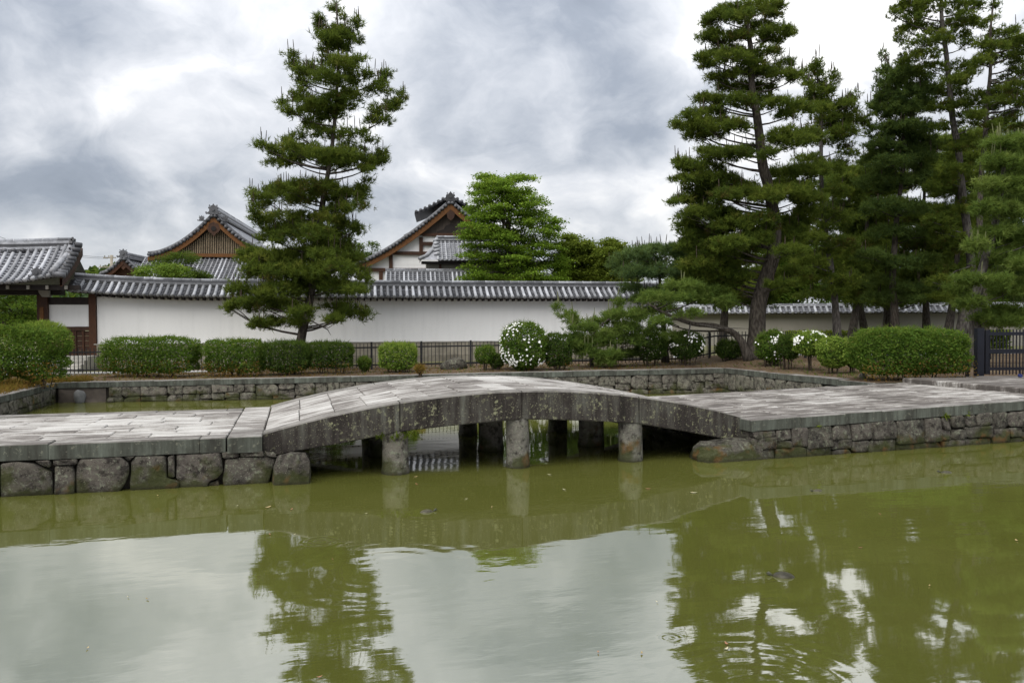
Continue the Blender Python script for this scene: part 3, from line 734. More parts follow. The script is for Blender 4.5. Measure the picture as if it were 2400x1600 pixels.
for row, (z0, z1, pr) in enumerate(((.55, 1.18, -.16), (1.185, 1.78, -.10))):
    s = -.1
    while s < WL:
        l = rw.uniform(.9, 1.7); e_ = min(s + l, WL)
        link(block_mesh(lambda a, b_, c: W(a, b_, c), s + .006, e_ - .006, pr, .5, z0, z1, M['base_stone'], 'base_stone', rw, .015), 'base_stone', tw); s = e_
link(MB().box(W, -.1, WL, -.13, .45, 1.785, 1.83).mesh('base_ledge', M['light_stone']), 'base_ledge', tw)
tiled_slope(tw, W, -.85, WL + .2, (-.66, 3.97), (.10, 4.47), .305, .076, sw, .05, 7)
link(MB().grid(lambda a, b_: W(-.85 + (WL + 1.05) * a, .3 + .85 * b_, 4.5 - .5 * b_ + sw(-.85 + (WL + 1.05) * a)), 30, 2).mesh('rear_slope', M['pan']), 'rear_slope', tw)
link(MB().grid(lambda a, b_: W(WL * a, -.02 + .54 * b_, 3.9 + .25 * b_), 2, 1).mesh('soffit', M['plaster']), 'soffit', tw)
ridge(tw, W, -.95, WL + .25, .22, 4.47, 3, .40, .085, .085, .42, sw)
raf = MB().box(lambda a, b_, c: wu * a + wn * b_ + Vector((0, 0, c)), -.035, .035, 0, .62, -.05, .05).mesh('rafter', M['wood_black'])
for i in range(int(WL / .305)):
    link(raf, 'rafter', tw, None, W(.15 + i * .305, -.56, 3.86 + sw(i * .305)))
for i in range(4):                  # verge tile ends at the swept left end
    z_ = 4.02 + .13 * i + sw(-.9); link(MB().tube([W(-1.05, -.6 + .2 * i, z_ + .02), W(-.6, -.6 + .2 * i, z_ + .02)], .09, 10).mesh('verge_tile', M['tile_dark'], True), 'verge_tile', tw)
# return wall behind the pines
# --- gate at the left
gt = thing('temple_gate', 'dark timber temple gate with heavy curved tiled roof at the left edge', 'gate', W(-4.2, 0, .7))
box = lambda nm, mat, *a: link(MB().box(W, *a).mesh(nm, mat), nm, gt)
box('gate_post', M['wood_red'], -.30, 0.0, -.12, .2, .9, 4.1)
box('gate_post', M['wood_red'], -2.42, -1.98, -.2, .25, .9, 4.2)
box('gate_post', M['wood_red'], -6.9, -6.5, -.2, .25, .9, 4.2)
box('panel', M['plaster'], -1.98, -.30, 0, .1, 2.62, 3.62)
box('rail', M['wood'], -1.98, -.30, -.06, .14, 2.44, 2.62)
box('rail', M['wood_black'], -1.98, -.30, -.06, .14, 3.62, 3.95)
box('lintel', M['wood_black'], -7.2, -1.4, -.3, .3, 4.05, 4.5)
box('lintel', M['wood_black'], -7.2, -.2, -1.6, -1.35, 4.22, 4.42)
for a, c, mm in ((-1.96, -1.50, 'wood'), (-1.40, -1.05, 'wood_orange'), (-.86, -.60, 'wood'), (-.56, -.34, 'wood')):
    for q in range(5):
        link(MB().box(W, a, c, .02 + .004 * (q % 2), .1, 1.3 + q * .225, 1.3 + q * .225 + .218).mesh('plank', M['wood'] if mm == 'wood' else M['wood_red']), 'plank', gt)
for a in (-1.46, -1.0, -.9, -.58): box('stile', M['wood_red'], a - .04, a + .04, -.03, .12, 1.15, 2.44)
box('sill_beam', M['wood_black'], -1.98, -.3, -.05, .15, .95, 1.3)
link(MB().box(W, -2.30, -2.14, -.23, -.2, 2.95, 3.5).mesh('name_board', M['wood_orange']), 'name_board', gt)
link(MB().tube([W(-4.05, -1.75, 4.32), W(-4.05, -1.58, 4.32)], .12, 12).mesh('lamp_globe', M['plaster_aged_shaded'], True), 'lamp_globe', gt)
for s_ in (-3.0, -2.2, -1.45, -.7, -5, -6):
    link(MB().box(W, s_ - .05, s_ + .05, -1.72, -1.6, 4.24, 4.40).mesh('beam_end', M['plaster_aged_shaded']), 'beam_end', gt)
link(MB().prism([(-.14, 0), (.14, 0), (.14, .28), (-.28, .3), (-.28, .2)], lambda a, c, b_: W(-1.95 + a, -.5 + b_, 3.95 + c), 0, .3).mesh('bracket', M['plaster_aged_shaded']), 'bracket', gt)
gsw = lambda s: .34 * sm(-3.6, -.6, s) ** 1.5
tiled_slope(gt, W, -9.5, -.95, (-2.05, 4.47), (.05, 5.98), .31, .082, gsw, .30, 13)
link(MB().grid(lambda a, b_: W(-9.5 + 8.6 * a, .4 + 2.2 * b_, 5.9 - 1.5 * b_), 12, 3).mesh('rear_slope', M['pan']), 'rear_slope', gt)
ridge(gt, W, -9.5, -1.05, .22, 5.95, 4, .52, .12, .11, .6, lambda s: .10 * sm(-4, -1, s))
for i in range(22):                  # small round tiles along the ridge's foot
    s_ = -9.3 + i * .37; link(MB().tube([W(s_, -.12, 6.02 + gsw(s_) * .2), W(s_, .1, 6.06 + gsw(s_) * .2)], .10, 10).mesh('ridge_disc', M['tile_dark'], True), 'ridge_disc', gt)
for i in range(9):                   # stacked verge tiles
    k = i / 8; d_ = -2.0 + 2.1 * k; z_ = 4.47 + 1.5 * k - .6 * k * (1 - k) + gsw(-.9)
    link(MB().tube([W(-1.1, d_, z_ + .1), W(-.62, d_, z_ + .02)], .125, 10).mesh('verge_tile', M['tile_dark'], True), 'verge_tile', gt)
b = MB()
for i in range(11):
    k = i / 10; d_ = -2.1 + 2.6 * k; z_ = 4.36 + 1.55 * k - .6 * k * (1 - k) + gsw(-.9)
    for s_, h in ((-.80, 0), (-.70, 0), (-.70, -.34), (-.80, -.34)): b.v.append(tuple(W(s_, d_, z_ + h)))
for i in range(10):
    for k in range(4): a, c = i * 4 + k, i * 4 + (k + 1) % 4; b.f.append((a, c, c + 4, a + 4))
link(b.mesh('bargeboard', M['wood_red']), 'bargeboard', gt)
b = MB().tube([W(-1.12, -2.05, 4.66 + gsw(-1)), W(-1.1, -1.4, 5.0 + gsw(-1)), W(-1.05, -.5, 5.5 + gsw(-1)), W(-1.0, .1, 6.1 + gsw(-1))], .13, 10)
link(b.mesh('verge_ridge', M['tile'], True), 'verge_ridge', gt)
def demon_tile(parent, c, R, N, h, mat, name='ridge_ornament'):
    """carved end tile: stepped shield with curls and a round boss; R right, N towards viewer"""
    Fo = lambda a, b_, d: c + R * a * h + Vector((0, 0, b_ * h)) + N * d * h
    b = MB(); pr = [(-.5, 0), (-.55, .25), (-.42, .3), (-.40, .55), (-.52, .62), (-.46, .8), (-.28, .78), (-.2, .92), (0, 1.0), (.2, .92), (.28, .78), (.46, .8), (.52, .62), (.40, .55), (.42, .3), (.55, .25), (.5, 0)]
    b.prism(pr, Fo, -.12, .1)
    b.tube([Fo(0, .5, .08), Fo(0, .5, .2)], .17 * h, 12)
    for s_ in (-1, 1):
        b.tube([Fo(s_ * .55, .15, 0), Fo(s_ * .72, .1, .02), Fo(s_ * .78, .24, .02), Fo(s_ * .66, .28, .02)], [.1 * h, .09 * h, .07 * h, .04 * h], 7)
        b.tube([Fo(s_ * .3, .86, 0), Fo(s_ * .42, .95, .02), Fo(s_ * .34, 1.03, .02)], [.07 * h, .06 * h, .03 * h], 7)
    b.tube([Fo(0, .95, -.05), Fo(0, 1.12, 0)], [.12 * h, .05 * h], 8)
    link(b.mesh(name, mat), name, parent)
demon_tile(gt, W(-.98, .1, 6.0), wn, wu, .62, M['tile_dark'])
demon_tile(gt, W(-1.75, -1.95, 4.72), wu, -wn, .42, M['tile_dark'])
gs = thing('stone_steps', 'pale stone steps in front of the timber gate, seen through the black fence', 'steps', W(-3, -1.5, .7))
for k in range(4):
    for q in range(3):
        a = -5.5 + q * 1.85; link(block_mesh(lambda x, y, z: W(x, y, z), a + .005, a + 1.84, -2.7 + k * .42, .3, .55, .84 + .155 * k, M['light_stone'], 'step', rw, .015), 'step', gs)
# --- far low wall behind the pines on the right
fwl = thing('temple_wall', 'lower beige temple wall in shade far behind the pine trunks', 'wall', at(2000, 770, 60))
Q0, Q1 = at(1560, 760, 61), at(2560, 760, 56)
qd = Vector((Q1.x - Q0.x, Q1.y - Q0.y, 0)); QL = qd.length; qd.normalize(); qn = Vector((-qd.y, qd.x, 0))
Q = lambda s, d, z: Vector((Q0.x, Q0.y, 0)) + qd * s + qn * d + Vector((0, 0, z))
link(MB().box(Q, 0, QL, 0, .4, .6, 3.45).mesh('plaster', M['plaster_aged_shaded']), 'plaster', fwl)
tiled_slope(fwl, Q, -.3, QL, (-.6, 3.42), (.1, 3.88), .42, .10, lambda s: 0, .04, 4)
ridge(fwl, Q, -.3, QL, .2, 3.86, 2, .4, .09, .09, .8)

# --- halls behind the wall
def hall_frame(p, yaw):
    R = Vector((math.cos(yaw), math.sin(yaw), 0)); N = Vector((-math.sin(yaw), math.cos(yaw), 0))
    return lambda a, b_, z: p + R * a + N * b_ + Vector((0, 0, z)), R, N
def gable_roof(parent, L, half, drop, ex, depth, tile_rows, verge_r, board_h, board_mat):
    """curved gable: two tiled slopes, verge tiles, ridge, bargeboards. local apex at (0,0,0)"""
    dz = lambda f: -drop * (1 - (1 - f) ** ex)
    for s_ in (-1, 1):
        b = MB(); nf, nb = 12, tile_rows * 2
        for i in range(nf):
            f0, f1 = i / nf, (i + 1) / nf; o = len(b.v)
            for j in range(nb + 1):
                low = -.05 if j % 2 else .03; bb_ = -.15 + (depth + .15) * j / nb
                b.v += [tuple(L(s_ * half * f0, bb_, dz(f0) + low - .02)), tuple(L(s_ * half * f1, bb_, dz(f1) + low + .05)), tuple(L(s_ * half * f1, bb_, dz(f1) + low - .02))]
            for j in range(nb): a = o + j * 3; b.f += [(a, a + 3, a + 4, a + 1), (a + 1, a + 4, a + 5, a + 2)]
        link(b.mesh('roof_slope', M['pan']), 'roof_slope', parent)
        n = int(half * 1.25 / (verge_r * 2.1))
        for i in range(n):
            f = (i + .5) / n; link(MB().tube([L(s_ * half * f, -.62, dz(f) + .02), L(s_ * half * f, .1, dz(f) + .06)], verge_r * .85, 8).mesh('verge_tile', M['tile_dark'], True), 'verge_tile', parent)
        b = MB()
        for i in range(13):
            f = i / 12
            for bo, h in ((-.5, -.1), (-.38, -.1), (-.38, -.1 - board_h * (.8 + .35 * (1 - f))), (-.5, -.1 - board_h * (.8 + .35 * (1 - f)))): b.v.append(tuple(L(s_ * half * f, bo, dz(f) + h)))
        for i in range(12):
            for k in range(4): a, c = i * 4 + k, i * 4 + (k + 1) % 4; b.f.append((a, c, c + 4, a + 4))
        b.f.append((48, 49, 50, 51)); link(b.mesh('bargeboard', board_mat), 'bargeboard', parent)
        pts = [L(s_ * half * f, -.35, dz(f) + .13) for f in lin(.04, 1, 10)]
        link(MB().tube(pts, verge_r * .95, 8).mesh('verge_ridge', M['tile_dark'], True), 'verge_ridge', parent)
    return dz
# hall 1: lattice gable
p1 = at(505, 506, 52); L1, R1, N1 = hall_frame(p1, rad(7.4))
h1 = thing('temple_hall', 'temple hall with dark lattice gable, orange bargeboards and carved ridge ornament', 'temple hall', (p1.x, p1.y, .7))
d1 = gable_roof(h1, L1, 4.15, 2.65, 1.75, 15, 40, .13, .33, M['wood_orange'])
ridge(h1, lambda s, d, z: L1(d, s, z), -.4, 15, 0, -.02, 4, .5, .13, .13, .8)
demon_tile(h1, L1(0, -.55, .02), R1, -N1, .62, M['tile_dark'])
for s_ in (-1, 1): demon_tile(h1, L1(s_ * .75, -.5, -.42), R1, -N1, .34, M['tile_dark'], 'ridge_ornament')
gbd = link(MB().add([L1(-3.9, 0, -2.62), L1(3.9, 0, -2.62), L1(2.2, 0, -1.9), L1(0, 0, -.5), L1(-2.2, 0, -1.9)], [(0, 1, 2, 3, 4)]).mesh('gable_board', M['wood_black']), 'gable_board', h1)
lat = mat_plain('pale_lattice', (.36, .28, .18), .7, .3, 3, .1)
for i in range(45):
    a = -2.53 + i * .115; top = -.62 + d1(abs(a) / 4.15) * .86
    if top > -2.45: link(MB().box(L1, a - .02, a + .02, -.1, -.03, -2.5, top).mesh('lattice_bar', lat), 'lattice_bar', gbd)
for q in range(5):
    z_ = -2.35 + q * .28; wd_ = 2.5 * (1 - q * .19)
    link(MB().box(L1, -wd_, wd_, -.06, -.015, z_ - .02, z_ + .02).mesh('lattice_rail', M['wood']), 'lattice_rail', gbd)
link(MB().box(L1, -3.3, 3.3, -.16, -.02, -2.72, -2.5).mesh('tie_beam', M['wood_orange']), 'tie_beam', h1)
pnd = link(MB().prism([(0, -.45), (.3, -.62), (.42, -.95), (.3, -1.12), (.16, -1.2), (0, -1.42), (-.16, -1.2), (-.3, -1.12), (-.42, -.95), (-.3, -.62)], lambda a, c, b_: L1(a, b_, c), -.52, -.36).mesh('pendant', M['wood']), 'pendant', h1)
link(MB().tube([L1(0, -.56, -.9), L1(0, -.5, -.9)], .16, 10).mesh('pendant_boss', M['wood_black']), 'pendant_boss', pnd)
tiled_slope(h1, L1, -4.4, 5.0, (-2.9, -4.55), (-.05, -2.85), .27, .06, lambda s: 0, .1, 14, True, False)
link(MB().box(L1, -4.2, 4.2, .3, 14, -7, -2.9).mesh('hall_body', M['plaster_aged_shaded']), 'hall_body', h1)
# entrance roof beside it: smaller gable
p2 = at(296, 606, 50); L2, R2, N2 = hall_frame(p2, rad(4))
h2 = thing('porch_roof', 'small curved entrance gable with dark timber, left of the lattice hall', 'roof', (p2.x, p2.y, .7))
gable_roof(h2, L2, 1.45, 1.05, 1.6, 7, 20, .10, .26, M['wood_red'])
ridge(h2, lambda s, d, z: L2(d, s, z), -.35, 7, 0, -.02, 3, .36, .1, .10, .6)
demon_tile(h2, L2(0, -.45, .02), R2, -N2, .5, M['tile_dark'])
link(MB().add([L2(-1.3, 0, -1.5), L2(1.3, 0, -1.5), L2(.7, 0, -.7), L2(0, 0, -.2), L2(-.7, 0, -.7)], [(0, 1, 2, 3, 4)]).mesh('gable_board', M['wood_red']), 'gable_board', h2)
link(MB().prism([(0, -.2), (.2, -.4), (.12, -.62), (0, -.75), (-.12, -.62), (-.2, -.4)], lambda a, c, b_: L2(a, b_, c), -.46, -.36).mesh('pendant', M['wood']), 'pendant', h2)
link(MB().box(L2, -1.2, 1.2, .1, 6, -6, -1.05).mesh('porch_body', M['wood']), 'porch_body', h2)
# hall 2: big plastered gable with smoke vent
p3 = at(1056, 476, 55); L3, R3, N3 = hall_frame(p3, rad(5))
h3 = thing('temple_hall', 'large temple hall with white timbered gable and raised smoke vent, half behind the maple', 'temple hall', (p3.x, p3.y, .7))
d3 = gable_roof(h3, L3, 6.5, 4.3, 1.36, 16, 44, .13, .38, M['wood_orange'])
ridge(h3, lambda s, d, z: L3(d, s, z), -.4, 16, 0, -.02, 4, .5, .13, .13, .8)
demon_tile(h3, L3(0, -.5, .05), R3, -N3, .6, M['tile_dark'])
link(MB().box(L3, -.26, .26, -.5, -.2, -.1, .35).mesh('ridge_ornament_base', M['tile_dark']), 'ridge_ornament_base', h3)
link(MB().add([L3(-6.2, .02, -4.3), L3(6.2, .02, -4.3), L3(0, .02, -.35)], [(0, 1, 2)]).mesh('gable_wall', M['plaster']), 'gable_wall', h3)
link(MB().box(L3, -6, 6, .03, 15, -9, -4.2).mesh('hall_body', M['plaster']), 'hall_body', h3)
link(MB().add([L3(-3.3, -.02, -2.27), L3(3.3, -.02, -2.27), L3(0, -.02, -.4)], [(0, 1, 2)]).mesh('gable_board', mat_plain('grey_boards', (.075, .06, .05), .8, .3, 2, .1, .2, 0, (6, 6, .5))), 'gable_board', h3)
Z3 = lambda y: -(y - 476) * 55 / FPX
X3 = lambda x: (x - 1056) * 55 / FPX
for x0, x1, y, h in ((990, 1130, 550, .2), (985, 1120, 571, .24), (922, 1120, 593.5, .24), (855, 1110, 632, .24)):
    link(MB().box(L3, X3(x0), X3(x1), -.16, .0, Z3(y) - h / 2, Z3(y) + h / 2).mesh('beam', M['wood']), 'beam', h3)
for x, y0, y1, mm in ((987, 556, 597, 'wood_red'), (917, 597, 634, 'wood'), (894, 632, 680, 'wood_red'), (1048, 552, 600, 'wood')):
    link(MB().box(L3, X3(x) - .13, X3(x) + .13, -.13, .0, Z3(y1), Z3(y0)).mesh('post', M[mm]), 'post', h3)
link(MB().prism([(-.9, -2.2), (.9, -2.2), (.95, -2.0), (.5, -1.85), (.35, -1.6), (0, -1.45), (-.35, -1.6), (-.5, -1.85), (-.95, -2.0)], lambda a, c, b_: L3(a, b_, c), -.14, -.03).mesh('carved_strut', M['wood_black']), 'carved_strut', h3)
link(MB().prism([(0, -.5), (.3, -.75), (.22, -1.1), (0, -1.3), (-.22, -1.1), (-.3, -.75)], lambda a, c, b_: L3(a, b_, c), -.5, -.4).mesh('pendant', M['wood']), 'pendant', h3)
LV = lambda a, b_, z: L3(a, b_ + 2.6, z + .88)
dzv = lambda f: -1.3 * (1 - (1 - f) ** 1.2)
for s_ in (-1, 1):
    b = MB()
    b.grid(lambda u_, v_: LV(s_ * 2.6 * u_, 4.5 * v_, dzv(u_) + .12 + (.05 if int(v_ * 24) % 2 else 0)), 8, 24)
    b.grid(lambda u_, v_: LV(s_ * 2.6 * u_, 4.5 * v_, dzv(u_) - .02), 8, 1); b.grid(lambda u_, v_: LV(s_ * 2.6 * u_, 0, dzv(u_) - .02 + .14 * v_), 8, 1)
    b.grid(lambda u_, v_: LV(s_ * 2.6, 4.5 * u_, dzv(1) - .02 + .14 * v_), 8, 1)
    link(b.mesh('vent_roof', M['tile_dark']), 'vent_roof', h3)
    for i in range(8):
        f = (i + .6) / 8; link(MB().tube([LV(s_ * 2.6 * f, -.1, dzv(f) + .14), LV(s_ * 2.6 * f, .4, dzv(f) + .16)], .12, 8).mesh('vent_tile', M['tile_dark'], True), 'vent_tile', h3)
b = MB(); b.prism([(-1.5, -2.4), (1.5, -2.4), (1.1, -.6), (-1.1, -.6)], lambda a, c, b_: LV(a, b_, c), .5, 4.2); link(b.mesh('vent_wall', M['wood_black']), 'vent_wall', h3)
# annex roofs in front of hall 2
pa = at(1034, 611, 50); La, Ra, Na = hall_frame(pa, rad(8))
h4 = thing('annex_roof', 'small hipped tile roof tucked between the big white gable and the maple', 'roof', (pa.x, pa.y, .7))
tiled_slope(h4, La, -.2, 5, (-.3, 0), (1.7, 1.45), .27, .06, lambda s: 0, .12, 10, True, False)
b = MB(); b.add([La(-1.35, -.4, .02), La(-.2, -.35, .03), La(-.15, 1.7, 1.4), La(-.2, 1.7, 1.4), La(-1.35, 2.5, .02)], [(0, 1, 2), (0, 2, 3, 4)]); link(b.mesh('hip_slope', M['pan']), 'hip_slope', h4)
ridge(h4, La, -.2, 5, 1.75, 1.4, 3, .4, .09, .09, .5)
link(MB().tube([La(-1.4, -.42, .1), La(-.9, 0, .32), La(-.5, .7, .75), La(-.2, 1.7, 1.6)], .12, 8).mesh('hip_ridge', M['tile'], True), 'hip_ridge', h4)
for i in range(5): link(MB().tube([La(-.45, .1 + .32 * i, .42 + .25 * i), La(-.1, .1 + .32 * i, .5 + .25 * i)], .1, 8).mesh('verge_tile', M['tile'], True), 'verge_tile', h4)
link(MB().box(La, -.9, 5, .3, 2.6, -4, -.05).mesh('annex_wall', M['plaster_aged_shaded']), 'annex_wall', h4)
link(MB().box(La, -1.25, 5, -.1, .2, -.22, -.05).mesh('eave_beam', M['wood_black']), 'eave_beam', h4)
link(MB().box(La, -.12, .02, .12, .28, -4, -.1).mesh('post', M['wood_red']), 'post', h4)
pb = at(905, 655, 48); Lb, Rb, Nb = hall_frame(pb, rad(8))
h5 = thing('lean_to_roof', 'low lean-to tile roof showing just above the white wall by the maple', 'roof', (pb.x, pb.y, .7))
tiled_slope(h5, Lb, 0, 6, (-.4, -.25), (.75, .5), .27, .06, lambda s: 0, .03, 6, True, False)
ridge(h5, Lb, -.05, 6, .8, .46, 2, .3, .08, .08, .5)
link(MB().box(Lb, .1, 6, .1, 1.5, -4, -.2).mesh('annex_wall', M['plaster_aged_shaded']), 'annex_wall', h5)

# ================================================================== FENCE AND IRON GATE
def fence(name, label, A, C_, h=1.1, sp=.155, post_every=2.05, first=0.0):
    D = Vector((C_.x - A.x, C_.y - A.y, 0)); L = D.length; D.normalize(); Nn = Vector((-D.y, D.x, 0))
    root = thing(name, label, 'fence', (A.x, A.y, ground_z(A)))
    F = lambda a, b_, c: D * a + Nn * b_ + Vector((0, 0, c)); g = lambda a: ground_z(A + D * a)
    pk = MB().box(F, -.013, .013, -.013, .013, .07, h).mesh('picket', M['fence']); ps = MB().box(F, -.04, .04, -.04, .04, -.1, h + .06).mesh('fence_post', M['fence'])
    n = int(L / sp)
    for i in range(n + 1):
        a = sp * i; p = A + D * a; link(pk, 'picket', root, None, (p.x, p.y, g(a)))
    a = first
    while a <= L + .01:
        p = A + D * a; link(ps, 'fence_post', root, None, (p.x, p.y, g(a))); a += post_every
    for z0, z1 in ((.16, .22), (h - .20, h - .14)):
        N = 24; b = MB()
        for i in range(N + 1):
            a = L * i / N; p = A + D * a
            for bo, z in ((-.028, z0), (.028, z0), (.028, z1), (-.028, z1)): q = p + Nn * bo; b.v.append((q.x, q.y, g(a) + z))
        for i in range(N):
            for k in range(4): a, c = i * 4 + k, i * 4 + (k + 1) % 4; b.f.append((a, c, c + 4, a + 4))
        link(b.mesh('rail', M['fence']), 'rail', root)
fA, fC, fG = B(-11.5, fence_v(-11.5)), B(20.6, fence_v(20.6)), B(20.3, 5.6)
fence('picket_fence', 'long black iron picket fence in front of the white temple wall', fA, fC, 1.08, .155, 2.05, 1.0)
fence('picket_fence', 'short black iron picket fence running behind the flower bushes to the iron gate', fC, fG, 1.08, .15, 2.05, .1)
ig = thing('iron_gate', 'dark navy iron gate with thick post beside the big clipped hedge', 'gate', gz(2294, 883, 1.0))
gp = wloc(ig); G = lambda a, b_, c: gp + Vector((a, b_, c))
for a, w_, h in ((0, .10, 1.46), (.22, .05, 1.4), (2.6, .05, 1.4), (2.85, .10, 1.46)):
    link(MB().box(G, a - w_, a + w_, -w_, w_, -.05 if w_ > .06 else .08, h).mesh('gate_post', M['gate_iron']), 'gate_post', ig)
for z0, z1 in ((1.24, 1.34), (.70, .83), (.20, .28)): link(MB().box(G, .18, 2.62, -.03, .03, z0, z1).mesh('rail', M['gate_iron']), 'rail', ig)
pk = MB().box(XYZ, -.014, .014, -.012, .012, .07, 1.42).mesh('picket', M['gate_iron'])
for i in range(24): link(pk, 'picket', ig, None, G(.32 + i * .1, 0, 0))
wh_ = thing('drop_bolt', 'small dark blue drop bolt standing at the edge of the iron gate', 'bolt', gz(2391, 884, 1.06))
q = wloc(wh_)
link(MB().tube([q + Vector((0, 0, .02)), q + Vector((0, 0, .3))], .018, 8).mesh('rod', M['gate_iron']), 'rod', wh_)
link(MB().tube([q + Vector((0, -.04, .05)), q + Vector((0, .04, .05))], .05, 12).mesh('foot', mat_plain('blue_foot', (.02, .03, .12), .5)), 'foot', wh_)
# --- utility pole far behind, with wires
up_ = thing('utility_pole', 'grey utility pole with crossarms far behind the small entrance gable', 'pole', at(262, 640, 95))
q = wloc(up_); k = 95 / FPX
link(MB().tube([q + Vector((0, 0, -6)), q + Vector((0, 0, 42 * k))], .17, 8).mesh('shaft', M['base_stone'], True), 'shaft', up_)
for z_, a, c in ((36 * k, -19 * k, 10 * k), (14 * k, -30 * k, 3 * k)):
    link(MB().box(lambda x, y, z: q + Vector((x, y, z)), a, c, -.06, .06, z_ - .06, z_ + .06).mesh('crossarm', M['base_stone']), 'crossarm', up_)
    for i in range(3): x = a + (c - a) * (i + .3) / 3; link(MB().tube([q + Vector((x, 0, z_ + .06)), q + Vector((x, 0, z_ + .28))], .06, 6).mesh('insulator', M['light_stone']), 'insulator', up_)
for n_, (ya, yb) in enumerate(((521, 603), (528, 606))):
    A_, C_ = at(-150, ya - 25, 75), at(253, yb, 95); b = MB()
    b.tube([A_.lerp(C_, t) - Vector((0, 0, 1.0 * 4 * t * (1 - t))) for t in lin(0, 1, 14)], .018, 5)
    o = link(b.mesh('power_line', M['fence']), 'power_line'); tag(o, ('upper' if n_ == 0 else 'lower') + ' thin power line sagging over the gate roof to the utility pole', 'cable', 'power lines')

# ================================================================== TREES AND SHRUBS
def unit(v): return v / np.maximum(np.linalg.norm(v, axis=1, keepdims=True), 1e-9)
def needle_tris(P, A, Ln, wd, nb, spread, tint, rng):
    n = len(P); P = np.repeat(P, nb, 0); A = np.repeat(A, nb, 0); Ln = np.repeat(Ln, nb) * rng.uniform(.7, 1.1, n * nb)
    d = unit(A * rng.uniform(.25, 1.0, (n * nb, 1)) + unit(rng.normal(size=(n * nb, 3))) * spread)
    base = P + A * (rng.uniform(-.35, .35, (n * nb, 1)) * Ln[:, None])
    s = unit(np.cross(d, rng.normal(size=(n * nb, 3)))) * wd
    tri = np.stack([base - s, base + s, base + d * Ln[:, None]], 1)
    return tri.reshape(-1, 3), np.repeat(tint, nb) + rng.uniform(-.1, .1, n * nb)
def leaf_quads(P, Nrm, size, tint, rng, ratio=.55):
    n = len(P); a = unit(np.cross(Nrm, rng.normal(size=(n, 3)))); b_ = np.cross(unit(Nrm), a)
    L = (size * rng.uniform(.6, 1.25, n))[:, None]
    q = np.stack([P - a * L * .5, P + b_ * L * ratio * .5, P + a * L * .5, P - b_ * L * ratio * .5], 1)
    return q.reshape(-1, 3), tint
def np3(v): return np.array((v.x, v.y, v.z))
def trunk_tube(parent, pts, r0_, r1_, mat, name='trunk', n=10, flare=1.35, wob=.0):
    m = len(pts); rs = [(r0_ + (r1_ - r0_) * i / max(1, m - 1)) for i in range(m)]; rs[0] *= flare
    P = []; R = []
    for i in range(m - 1):          # smooth by subdividing
        for k in range(3):
            f = k / 3; a0 = pts[max(i - 1, 0)]; a1, a2 = pts[i], pts[i + 1]; a3 = pts[min(i + 2, m - 1)]
            P.append(.5 * ((2 * a1) + (a2 - a0) * f + (2 * a0 - 5 * a1 + 4 * a2 - a3) * f * f + (3 * a1 - a0 - 3 * a2 + a3) * f ** 3)); R.append(rs[i] + (rs[i + 1] - rs[i]) * f)
    P.append(pts[-1]); R.append(rs[-1])
    return link(MB().tube(P, R, n).mesh(name, mat, True), name, parent)
NEEDLES = [0]
